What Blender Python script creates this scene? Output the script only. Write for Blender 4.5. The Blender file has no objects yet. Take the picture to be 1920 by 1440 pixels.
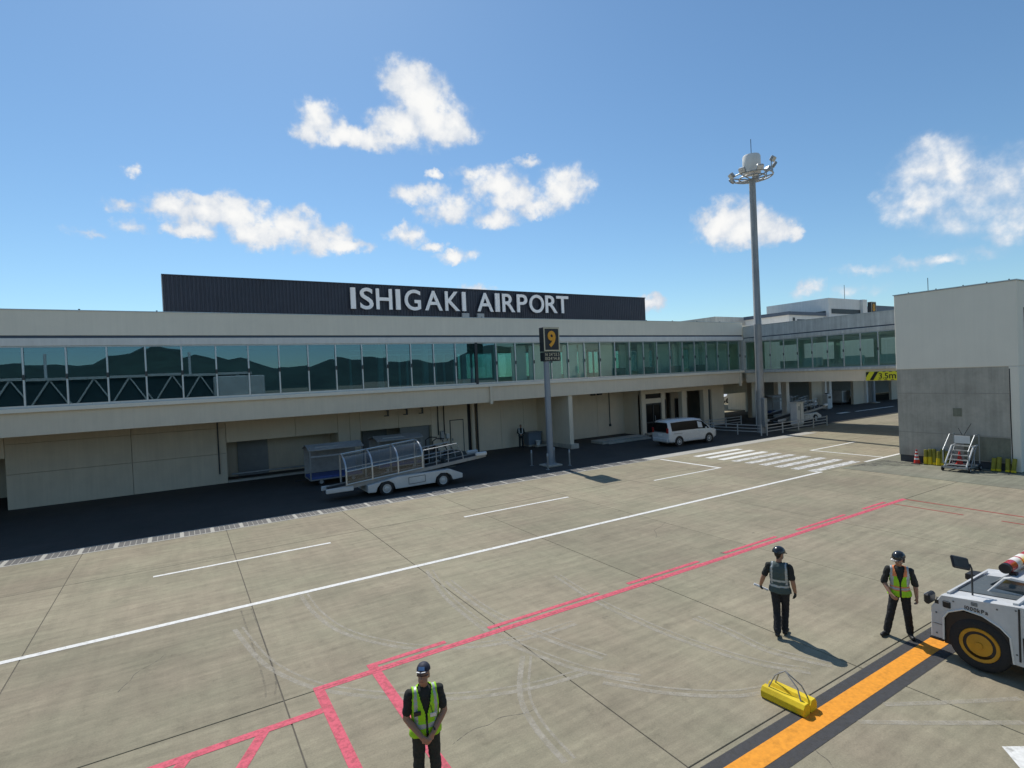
import bpy, bmesh, math, random
import numpy as np
from mathutils import Vector, Matrix

random.seed(11)
S = bpy.context.scene
COL = S.collection

# ---------------------------------------------------------------- camera
def look_axes(yaw, pitch, roll):
    cy, sy, cp, sp = math.cos(yaw), math.sin(yaw), math.cos(pitch), math.sin(pitch)
    fwd = Vector((sy * cp, cy * cp, -sp)); right = Vector((cy, -sy, 0)); down = fwd.cross(right)
    r2 = right * math.cos(roll) + down * math.sin(roll)
    d2 = right * -math.sin(roll) + down * math.cos(roll)
    return r2, -d2, -fwd
cam = bpy.data.cameras.new('camera'); cam.sensor_width = 36; cam.lens = 36 * 1025.2 / 1920
cam.clip_start = 0.05; cam.clip_end = 12000
camo = bpy.data.objects.new('camera', cam); COL.objects.link(camo)
rx, ux, bx_ = look_axes(0.5467352, 0.01558361, 0.04497989)
camo.matrix_world = Matrix(((rx.x, ux.x, bx_.x, 0), (rx.y, ux.y, bx_.y, 0), (rx.z, ux.z, bx_.z, 5.4), (0, 0, 0, 1)))
S.camera = camo

# ---------------------------------------------------------------- sky, sun, exposure
SKY_TINT = (.79, .97, 1.01)
SUN = Vector((0.107, 0.72, 1.0)).normalized()
w = bpy.data.worlds.new('World'); S.world = w; w.use_nodes = True
nt = w.node_tree; nt.nodes.clear()
def N(t, **k):
    n = nt.nodes.new(t)
    for a, b in k.items(): setattr(n, a, b)
    return n
def LK(a, b): nt.links.new(a, b)
def mth(op, a, b=None, c=None):
    n = N('ShaderNodeMath', operation=op)
    for i, x in enumerate((a, b, c)):
        if x is None: continue
        if isinstance(x, (int, float)): n.inputs[i].default_value = x
        else: LK(x, n.inputs[i])
    return n.outputs[0]
wo = N('ShaderNodeOutputWorld'); bg = N('ShaderNodeBackground'); bg.inputs[1].default_value = 0.118
sky = N('ShaderNodeTexSky', sky_type='NISHITA', sun_disc=False)
sky.sun_elevation = math.asin(SUN.z); sky.sun_rotation = math.atan2(SUN.x, SUN.y)
sky.altitude = 0; sky.air_density = 1.0; sky.dust_density = 0.25; sky.ozone_density = 3.0
tc = N('ShaderNodeTexCoord'); sep = N('ShaderNodeSeparateXYZ'); LK(tc.outputs['Generated'], sep.inputs[0])
az = mth('MULTIPLY', mth('ARCTAN2', sep.outputs[0], sep.outputs[1]), 57.29578)
el = mth('MULTIPLY', mth('ARCSINE', sep.outputs[2]), 57.29578)
cmb = N('ShaderNodeCombineXYZ'); LK(az, cmb.inputs[0]); LK(el, cmb.inputs[1])
def mrange(x, a, b, c, d, smooth=True):
    n = N('ShaderNodeMapRange', interpolation_type='SMOOTHSTEP' if smooth else 'LINEAR'); LK(x, n.inputs[0])
    for i, q in enumerate((a, b, c, d)): n.inputs[i + 1].default_value = q
    return n.outputs[0]
tint = N('ShaderNodeMix', data_type='RGBA', blend_type='MULTIPLY'); tint.inputs[0].default_value = 1
LK(sky.outputs[0], tint.inputs[6]); tint.inputs[7].default_value = (*SKY_TINT, 1)
LK(tint.outputs[2], bg.inputs[0])
def cloud_bank(puffs, soft=.5):
    """fair-weather cumulus: soft puffs at fixed compass directions, broken up by two noises"""
    nz = N('ShaderNodeTexNoise'); nz.inputs['Scale'].default_value = 30; nz.inputs['Detail'].default_value = 5; nz.inputs['Roughness'].default_value = .6
    LK(tc.outputs['Generated'], nz.inputs['Vector'])
    v1 = N('ShaderNodeVectorMath', operation='SUBTRACT'); LK(nz.outputs['Color'], v1.inputs[0]); v1.inputs[1].default_value = (.5, .5, .5)
    v2 = N('ShaderNodeVectorMath', operation='MULTIPLY_ADD'); LK(v1.outputs[0], v2.inputs[0]); v2.inputs[1].default_value = (3.4, 2.6, 0); LK(cmb.outputs[0], v2.inputs[2])
    acc = None
    for (u, v, ru, rv, s) in puffs:
        a = N('ShaderNodeVectorMath', operation='SUBTRACT'); LK(v2.outputs[0], a.inputs[0]); a.inputs[1].default_value = (u, v, 0)
        b = N('ShaderNodeVectorMath', operation='MULTIPLY'); LK(a.outputs[0], b.inputs[0]); b.inputs[1].default_value = (1 / (ru * 1.34), 1 / (rv * 1.34), 0)
        c = N('ShaderNodeVectorMath', operation='LENGTH'); LK(b.outputs[0], c.inputs[0])
        d = mth('MULTIPLY_ADD', c.outputs['Value'], -s, s)
        acc = d if acc is None else mth('SMOOTH_MAX', acc, d, 0.12)
    nf = N('ShaderNodeTexNoise'); nf.inputs['Scale'].default_value = 36; nf.inputs['Detail'].default_value = 7; nf.inputs['Roughness'].default_value = .54
    LK(tc.outputs['Generated'], nf.inputs['Vector'])
    den = mth('ADD', acc, mth('MULTIPLY_ADD', nf.outputs[0], 1.55, -.78))
    alpha = mth('MULTIPLY', mth('MULTIPLY_ADD', mrange(den, -.04, soft + .12, 0, 1), .93, mth('MULTIPLY', mrange(den, -.45, .2, 0, 1), .07)), mrange(acc, .0, .3, 0, 1))
    cc = N('ShaderNodeMix', data_type='RGBA'); ns = N('ShaderNodeTexNoise'); ns.inputs['Scale'].default_value = 24; ns.inputs['Detail'].default_value = 5; LK(tc.outputs['Generated'], ns.inputs['Vector'])
    LK(mrange(mth('ADD', den, mth('MULTIPLY_ADD', ns.outputs[0], 1.6, -.8)), -.1, 1.15, 0, 1), cc.inputs[0])
    cc.inputs[6].default_value = (5.0, 5.6, 6.5, 1); cc.inputs[7].default_value = (8.15, 8.15, 8.05, 1)
    mx = N('ShaderNodeMix', data_type='RGBA'); LK(alpha, mx.inputs[0]); LK(tint.outputs[2], mx.inputs[6]); LK(cc.outputs[2], mx.inputs[7])
    b2 = N('ShaderNodeBackground'); b2.inputs[1].default_value = bg.inputs[1].default_value; LK(mx.outputs[2], b2.inputs[0]); return b2.outputs[0]
BANKS = [  # (azimuth range, elevation range) of a bank, then its puffs
 ((8, 31, 20.4, 32), .5, [(22.0,28.2,2.8,1.9,1),(23.5,26.3,3.2,2.7,1),(21.3,24.5,3.3,1.9,1),(26.4,24.4,2.7,1.6,1),(24.3,25.0,4.1,2.3,1),(13.2,24.2,2.4,1.8,1),(15.7,23.1,2.7,1.0,.9),(17.9,23.1,1.9,1.0,.8),(19.5,23.4,2.1,1.4,.8)]),
 ((-10, 18.2, 11, 20.3), .5, [(-3.2,15.6,1.6,.6,.7),(.3,16.1,2.5,1.1,.9),(2.8,15.6,3.7,1.4,1),(5.4,15.8,3.2,1.6,1),(1.3,14.1,2.2,.7,.9),(7.2,14.4,2.8,1.4,1),(10.3,15.2,2.2,1.7,1),(12.3,13.9,3.6,1.4,1),(15.3,13.4,2.4,.8,1),(-2.9,14.1,1.5,.7,.5),(-5.9,13.2,1.6,.4,.4),(-2.7,18.4,.6,.5,.5)]),
 ((18.3, 43, 10.8, 21.9), .6, [(22.9,18.4,2.8,1.1,.9),(25.6,17.0,3.1,1.4,.9),(28.2,20.4,2.4,.7,.75),(30.6,19.2,3.3,1.6,1),(32.3,17.7,2.9,1.5,.95),(30.3,16.1,2.9,1.0,.75),(34.5,17.0,2.3,1.1,.9),(37.8,18.5,2.7,1.9,1.05),(33.9,21.1,1.7,.6,.75),(24.1,20.3,.9,.5,.75),(21.3,14.6,2.0,1.1,.95),(23.8,13.4,1.4,.6,.8),(26.1,12.4,2.1,.7,.9)]),
 ((47, 61.6, 9, 17.8), .5, [(53.3,13.7,2.7,2.1,1),(55.2,12.6,3.4,1.8,1),(57.4,12.1,1.9,1.3,.85),(52.3,12.3,1.8,1.0,.8),(58.8,11.7,.9,.8,.6)]),
 ((61.7, 80, 4.5, 20), .85, [(69.5,15.2,2.8,2.1,.85),(68.6,12.9,2.7,1.9,.85),(70.8,14.3,1.7,2.5,.8),(71.5,11.3,3.0,2.0,.6),(73.9,13.0,2.2,2.3,.55),(74.1,9.8,2.0,1.7,.7),(68.8,7.8,5.3,.6,.5),(64.4,7.9,2.4,.5,.45),(63.5,6.1,2.8,.7,.4)]),
 ((20, 61.6, 3, 10.7), .5, [(27.8,8.9,1.7,.7,.95),(45.8,6.7,1.3,.9,.9),(60.2,6.4,1.7,1.1,.4)]),
 # the same kind of cloud goes on round the horizon
 ((85, 179, 8, 29), .5, [(95,14,5,2,1),(99,13,4,2.2,.9),(118,20,5,2,1),(140,12,7,1.8,1),(146,13,4,2.4,1),(165,24,5,2.6,1)]),
 ((-179, -30, 8, 29), .5, [(-160,14,6,2,1),(-130,22,5,2.4,1),(-112,13,7,1.7,1),(-85,18,5,2.2,1),(-62,25,5,2.5,1),(-40,12,6,1.6,1)])]
shd = bg.outputs[0]
for (a0, a1, e0, e1), soft, puffs in BANKS:
    fac = mth('MULTIPLY', mth('COMPARE', az, (a0 + a1) / 2, (a1 - a0) / 2), mth('COMPARE', el, (e0 + e1) / 2, (e1 - e0) / 2))
    ms = N('ShaderNodeMixShader'); LK(fac, ms.inputs[0]); LK(shd, ms.inputs[1]); LK(cloud_bank(puffs, soft), ms.inputs[2]); shd = ms.outputs[0]
LK(shd, wo.inputs[0])
w.cycles.sampling_method = 'MANUAL'; w.cycles.sample_map_resolution = 256

sun = bpy.data.lights.new('sun', 'SUN'); sun.energy = 4.0; sun.angle = math.radians(.53); sun.color = (1, .955, .88)
suno = bpy.data.objects.new('sun', sun); COL.objects.link(suno)
suno.rotation_euler = SUN.to_track_quat('Z', 'Y').to_euler(); suno.location = (0, 0, 60)
S.view_settings.view_transform = 'Standard'; S.view_settings.look = 'None'
S.view_settings.exposure = 0.0; S.view_settings.gamma = 1.0; S.view_settings.use_curve_mapping = False
S.render.engine = 'CYCLES'
S.cycles.max_bounces = 8; S.cycles.transparent_max_bounces = 12; S.cycles.glossy_bounces = 3; S.cycles.transmission_bounces = 4
S.cycles.caustics_reflective = False; S.cycles.caustics_refractive = False

# ---------------------------------------------------------------- materials
MATS = {}
def pm(name, col, rough=.65, metal=0., var=.1, scale=2.5, bump=0., bscale=60., streak=0., coat=0., spec=.5, dirt=0., emit=None):
    """procedural principled material: two noises vary the colour, optional rain streaks, dirt and fine relief"""
    m = bpy.data.materials.new(name); m.use_nodes = True; t = m.node_tree
    p = t.nodes['Principled BSDF']; L = t.links.new
    g = t.nodes.new('ShaderNodeNewGeometry')
    def noise(sc, det, vec=None, rg=.6):
        n = t.nodes.new('ShaderNodeTexNoise'); n.inputs['Scale'].default_value = sc; n.inputs['Detail'].default_value = det; n.inputs['Roughness'].default_value = rg
        L(vec if vec else g.outputs['Position'], n.inputs['Vector']); return n.outputs[0]
    def rng(x, a, b, c, d):
        n = t.nodes.new('ShaderNodeMapRange'); L(x, n.inputs[0])
        for i, q in enumerate((a, b, c, d)): n.inputs[i + 1].default_value = q
        return n.outputs[0]
    def mul(a, b):
        n = t.nodes.new('ShaderNodeMath'); n.operation = 'MULTIPLY'; L(a, n.inputs[0]); L(b, n.inputs[1]); return n.outputs[0]
    f = mul(rng(noise(scale, 6), .25, .75, 1 - var, 1 + var), rng(noise(scale * .13, 3), .25, .75, 1 - var * .7, 1 + var * .7))
    if streak:
        mp = t.nodes.new('ShaderNodeMapping'); mp.inputs['Scale'].default_value = (5, 5, .22); L(g.outputs['Position'], mp.inputs[0])
        f = mul(f, rng(noise(1.0, 5, mp.outputs[0], .7), .35, .7, 1 - streak, 1 + streak * .4))
    if dirt: f = mul(f, rng(noise(.9, 8, None, .75), .38, .6, 1 - dirt, 1.0))
    vm = t.nodes.new('ShaderNodeVectorMath'); vm.operation = 'SCALE'; vm.inputs[0].default_value = col[:3]; L(f, vm.inputs['Scale'])
    L(vm.outputs[0], p.inputs['Base Color'])
    L(rng(noise(scale * 3, 4), .3, .7, max(.02, rough - .08), min(1, rough + .08)), p.inputs['Roughness'])
    p.inputs['Metallic'].default_value = metal; p.inputs['Specular IOR Level'].default_value = spec; p.inputs['Coat Weight'].default_value = coat
    if bump:
        b = t.nodes.new('ShaderNodeBump'); b.inputs['Strength'].default_value = bump; b.inputs['Distance'].default_value = .01
        L(noise(bscale, 5), b.inputs['Height']); L(b.outputs[0], p.inputs['Normal'])
    if emit: p.inputs['Emission Color'].default_value = (*emit[0], 1); p.inputs['Emission Strength'].default_value = emit[1]
    MATS[name] = m; return m

def pane_mat(name, tintc, refl, rough=.0, base=None, refl_col=(.93, .98, 1)):
    """thin architectural glass: tinted see-through with a mirror layer that grows towards grazing angles"""
    m = bpy.data.materials.new(name); m.use_nodes = True; t = m.node_tree; t.nodes.clear(); L = t.links.new
    o = t.nodes.new('ShaderNodeOutputMaterial'); tr = t.nodes.new('ShaderNodeBsdfTransparent'); tr.inputs[0].default_value = (*tintc, 1)
    gl = t.nodes.new('ShaderNodeBsdfGlossy'); gl.inputs[0].default_value = (*refl_col, 1); gl.inputs['Roughness'].default_value = rough
    fr = t.nodes.new('ShaderNodeLayerWeight'); fr.inputs[0].default_value = .5; pw = t.nodes.new('ShaderNodeMath'); pw.operation = 'POWER'; L(fr.outputs['Facing'], pw.inputs[0]); pw.inputs[1].default_value = 4.5
    mr = t.nodes.new('ShaderNodeMapRange'); L(pw.outputs[0], mr.inputs[0]); mr.inputs[1].default_value = 0; mr.inputs[2].default_value = 1; mr.inputs[3].default_value = refl; mr.inputs[4].default_value = 1
    mix = t.nodes.new('ShaderNodeMixShader'); L(mr.outputs[0], mix.inputs[0])
    if base:
        df = t.nodes.new('ShaderNodeBsdfDiffuse'); df.inputs[0].default_value = (*base[:3], 1)
        m2 = t.nodes.new('ShaderNodeMixShader'); m2.inputs[0].default_value = base[3]; L(tr.outputs[0], m2.inputs[1]); L(df.outputs[0], m2.inputs[2]); L(m2.outputs[0], mix.inputs[1])
    else: L(tr.outputs[0], mix.inputs[1])
    L(gl.outputs[0], mix.inputs[2]); L(mix.outputs[0], o.inputs[0]); MATS[name] = m; return m

def ground_mat(name, col, dark=.75, fine=.10, slabvar=.05, streaky=.16):
    """broom-finished concrete: blotches, streaks along the paving lane, fine aggregate, each slab a shade apart"""
    m = bpy.data.materials.new(name); m.use_nodes = True; t = m.node_tree; p = t.nodes['Principled BSDF']; L = t.links.new
    g = t.nodes.new('ShaderNodeNewGeometry'); oi = t.nodes.new('ShaderNodeObjectInfo')
    def mapped(sc):
        mp = t.nodes.new('ShaderNodeMapping'); mp.inputs['Scale'].default_value = sc; L(g.outputs['Position'], mp.inputs[0]); return mp.outputs[0]
    def noise(sc, det, vec, rg=.6):
        n = t.nodes.new('ShaderNodeTexNoise'); n.inputs['Scale'].default_value = sc; n.inputs['Detail'].default_value = det; n.inputs['Roughness'].default_value = rg; L(vec, n.inputs['Vector']); return n.outputs[0]
    def rng(x, a, b, c, d):
        n = t.nodes.new('ShaderNodeMapRange'); L(x, n.inputs[0])
        for i, q in enumerate((a, b, c, d)): n.inputs[i + 1].default_value = q
        return n.outputs[0]
    def mul(a, b):
        n = t.nodes.new('ShaderNodeMath'); n.operation = 'MULTIPLY'; L(a, n.inputs[0]); L(b, n.inputs[1]); return n.outputs[0]
    P = g.outputs['Position']
    f = rng(noise(.22, 4, P), .3, .7, dark, 1.1)
    f = mul(f, rng(noise(1.3, 6, P, .7), .3, .7, .9, 1.08))
    f = mul(f, rng(noise(1.0, 6, mapped((.55, 5, 1)), .65), .3, .7, 1 - streaky, 1 + streaky))
    f = mul(f, rng(noise(1.0, 5, mapped((4.5, .35, 1)), .6), .3, .7, 1 - streaky * .4, 1 + streaky * .4))
    f = mul(f, rng(noise(38, 4, P, .75), .3, .7, 1 - fine * 1.5, 1 + fine * 1.5))
    f = mul(f, rng(noise(2.3, 9, P, .8), .34, .46, .80, 1.0)); f = mul(f, rng(noise(9, 8, mapped((.5, 1, 1)), .8), .3, .7, .90, 1.10))
    f = mul(f, rng(oi.outputs['Random'], 0, 1, 1 - slabvar, 1 + slabvar))
    wm = t.nodes.new('ShaderNodeMix'); wm.data_type = 'RGBA'; L(rng(noise(.35, 4, P), .35, .65, 0, 1), wm.inputs[0])
    wm.inputs[6].default_value = (*col, 1); wm.inputs[7].default_value = (col[0] * .93, col[1] * 1.0, col[2] * .97, 1)
    vm = t.nodes.new('ShaderNodeVectorMath'); vm.operation = 'SCALE'; L(wm.outputs[2], vm.inputs[0]); L(f, vm.inputs['Scale']); L(vm.outputs[0], p.inputs['Base Color'])
    p.inputs['Roughness'].default_value = .85; p.inputs['Specular IOR Level'].default_value = .3
    b = t.nodes.new('ShaderNodeBump'); b.inputs['Strength'].default_value = .35; b.inputs['Distance'].default_value = .006; L(noise(45, 6, P, .7), b.inputs['Height']); L(b.outputs[0], p.inputs['Normal'])
    MATS[name] = m; return m

def wear_mat(name, col, opacity, sc=3.0, stretch=(1, 1, 1), lo=.35, hi=.65, rough=.8):
    """paint or tyre dust that lets the concrete show through where it is worn"""
    m = bpy.data.materials.new(name); m.use_nodes = True; t = m.node_tree; p = t.nodes['Principled BSDF']; L = t.links.new
    g = t.nodes.new('ShaderNodeNewGeometry'); mp = t.nodes.new('ShaderNodeMapping'); mp.inputs['Scale'].default_value = stretch; L(g.outputs['Position'], mp.inputs[0])
    n = t.nodes.new('ShaderNodeTexNoise'); n.inputs['Scale'].default_value = sc; n.inputs['Detail'].default_value = 9; n.inputs['Roughness'].default_value = .75; L(mp.outputs[0], n.inputs['Vector'])
    r = t.nodes.new('ShaderNodeMapRange'); L(n.outputs[0], r.inputs[0]); r.inputs[1].default_value = lo; r.inputs[2].default_value = hi; r.inputs[3].default_value = opacity[0]; r.inputs[4].default_value = opacity[1]
    L(r.outputs[0], p.inputs['Alpha'])
    n2 = t.nodes.new('ShaderNodeTexNoise'); n2.inputs['Scale'].default_value = 14; n2.inputs['Detail'].default_value = 5; L(g.outputs['Position'], n2.inputs['Vector'])
    r2 = t.nodes.new('ShaderNodeMapRange'); L(n2.outputs[0], r2.inputs[0]); r2.inputs[1].default_value = .3; r2.inputs[2].default_value = .7; r2.inputs[3].default_value = .86; r2.inputs[4].default_value = 1.12
    vm = t.nodes.new('ShaderNodeVectorMath'); vm.operation = 'SCALE'; vm.inputs[0].default_value = col; L(r2.outputs[0], vm.inputs['Scale']); L(vm.outputs[0], p.inputs['Base Color'])
    p.inputs['Roughness'].default_value = rough; MATS[name] = m; return m

ground_mat('apron concrete', (.300, .256, .181), dark=.84, slabvar=.075)
ground_mat('pad concrete', (.235, .222, .168), slabvar=.02)
ground_mat('asphalt', (.062, .058, .054), dark=.8, fine=.25, streaky=.05)
pm('joint sealant', (.11, .098, .08), .9)
pm('grass land', (.07, .11, .03), .9, var=.35, scale=.05)
pm('hazed hill forest', (.032, .058, .045), .9, var=.45, scale=.03, bump=.0)  # blue of distant haze is mixed into the forest colour
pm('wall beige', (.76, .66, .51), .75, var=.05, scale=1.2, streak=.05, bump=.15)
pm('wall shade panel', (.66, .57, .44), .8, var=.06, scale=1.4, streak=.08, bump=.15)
pm('parapet paint', (.86, .79, .66), .7, var=.04, scale=.9, streak=.04, bump=.1)
pm('trim white', (.78, .76, .72), .6, var=.05, scale=2, streak=.08)
pm('stained white', (.60, .61, .57), .7, var=.08, scale=1.6, streak=.22, bump=.15, dirt=.12)
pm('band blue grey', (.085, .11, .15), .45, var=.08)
pm('aluminium', (.52, .54, .55), .35, .75, var=.08)
pm('dark frame', (.045, .05, .055), .4, .3)
pm('soffit', (.6, .55, .46), .8)
pm('interior white', (.78, .80, .77), .7, var=.05)
pm('interior grey', (.27, .28, .28), .8)
pm('interior floor', (.20, .2, .19), .4)
pm('cladding navy', (.034, .040, .058), .45, .15, var=.12, scale=.8, streak=.08)
pm('letter white', (.86, .87, .88), .5, var=.05, streak=.06)
pm('raw concrete', (.52, .475, .395), .85, var=.12, scale=1.1, streak=.16, bump=.4, bscale=30, dirt=.2)
pm('raw concrete joint', (.33, .30, .26), .9)
pm('plinth', (.075, .078, .082), .85)
pm('smooth render', (.86, .79, .66), .8, var=.03, scale=.7, streak=.025, bump=.1)
pm('black metal', (.02, .02, .022), .45, .2)
pm('grate steel', (.075, .075, .076), .7, .0, var=.2, scale=8)
pm('drain concrete', (.40, .385, .34), .8, var=.12, scale=5, bump=.2)
pm('galvanised', (.36, .38, .39), .5, .55, var=.12, scale=6, streak=.12)
pm('post grey', (.27, .3, .335), .5, .25, var=.06, streak=.08)
pm('mast grey', (.40, .40, .385), .6, .15, var=.10, scale=.8, streak=.3, dirt=.15)
pm('sign black', (.014, .015, .018), .4)
pm('sign yellow', (.78, .36, .02), .5)
pm('sign cream', (.62, .56, .40), .5)
pm('sign lime', (.72, .70, .03), .5, var=.06)
pm('cone red', (.62, .035, .02), .5, var=.1)
pm('white paint metal', (.58, .59, .58), .4, .0, var=.07, coat=.2, dirt=.12)
pm('tug white', (.62, .63, .63), .45, var=.05, scale=5, coat=.15, dirt=.16, streak=.05)
pm('car white', (.58, .58, .57), .25, var=.02, coat=.6)
pm('car glass', (.010, .011, .012), .12, spec=.12)
pm('tug glass', (.03, .045, .05), .08, spec=.9)
pm('tug panel', (.10, .115, .12), .35, var=.1)
pm('rubber', (.018, .018, .019), .8, var=.2, scale=20)
pm('rim steel', (.50, .52, .53), .4, .25)
pm('rim groove', (.16, .075, .012), .7, var=.2)
wear_mat('crack', (.10, .09, .08), (.0, .8), 8, (1, 1, 1), .42, .55)
pm('rim orange', (.58, .28, .014), .5, var=.12, scale=9, dirt=.2)
pm('chock yellow', (.80, .58, .012), .75, var=.1, scale=11, dirt=.22, bump=.2)
pm('chock olive', (.30, .27, .03), .7, var=.2, scale=8, dirt=.35)
pm('rope grey', (.33, .32, .30), .7)
pm('orange red lamp', (.55, .02, .03), .25, coat=.5)
pm('lamp red', (.30, .01, .01), .3)
pm('blue tarp', (.05, .085, .26), .6, var=.2, scale=6)
pm('rail paint', (.46, .46, .44), .55, var=.1, dirt=.15)
pm('cart metal', (.30, .29, .27), .6, .1, var=.15, scale=5)
pm('tractor dark', (.04, .055, .06), .5, var=.2)
pm('bin blue grey', (.15, .19, .24), .6)
pm('hose black', (.02, .02, .02), .6)
pm('skin', (.36, .20, .13), .55, var=.08, scale=30)
pm('skin deep', (.34, .185, .12), .55, var=.08, scale=30)
pm('shirt black', (.022, .024, .022), .9, var=.2, scale=14, bump=.3, bscale=25)
pm('trousers dark green', (.026, .031, .024), .9, var=.2, scale=12, bump=.4, bscale=18)
pm('trousers black', (.018, .019, .022), .9, var=.2, scale=12, bump=.4, bscale=18)
pm('shoe black', (.012, .012, .013), .5)
pm('hair black', (.012, .01, .009), .5)
pm('lip', (.25, .10, .08), .5)
pm('vest lime', (.36, .72, .015), .7, var=.08, scale=20, bump=.3, bscale=22)
pm('vest yellow', (.66, .70, .03), .7, var=.06, scale=20)
pm('vest orange', (.80, .25, .09), .7, var=.06, scale=20)
pm('vest silver', (.42, .45, .45), .45, .2, var=.06, scale=20)
pm('vest dark', (.055, .085, .085), .8, var=.12, scale=20)
pm('cap navy', (.016, .02, .04), .7)
pm('cap badge', (.20, .33, .55), .6)
pm('helmet black', (.02, .022, .022), .22, coat=.5)
pm('paper white', (.75, .76, .77), .7)
pm('watch', (.02, .02, .02), .3)
wear_mat('paint white', (.74, .73, .69), (.42, 1.0), 5, (1, 1, 1), .30, .46)
wear_mat('paint white worn', (.70, .69, .66), (.25, .95), 4, (1, 1, 1), .38, .55)
wear_mat('paint red', (.66, .105, .15), (.45, .97), 7, (1, 1, 1), .30, .52)
wear_mat('paint red thin', (.36, .07, .05), (.75, 1.0), 5)
wear_mat('paint orange', (.80, .31, .018), (.72, 1.0), 6, (1, 1, 1), .3, .48)
wear_mat('paint black', (.05, .05, .053), (.62, .97), 6, (1, 1, 1), .32, .55)
wear_mat('tyre dust', (.47, .43, .35), (.12, .78), 4, (1, 1, 1), .32, .68)
wear_mat('rubber scuff', (.10, .095, .085), (.0, .5), 5, (1, 1, 1), .4, .75)
wear_mat('oil stain', (.08, .08, .075), (.0, .55), 2.2, (1, 1, 1), .42, .62)
pane_mat('glass teal', (.42, .62, .64), .17, refl_col=(.50, .71, .88))
pane_mat('glass clear green', (.72, .84, .81), .07, refl_col=(.75, .95, .98))
pane_mat('acrylic smoke', (.66, .66, .64), .06, .05, (.30, .30, .28, .12))

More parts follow.
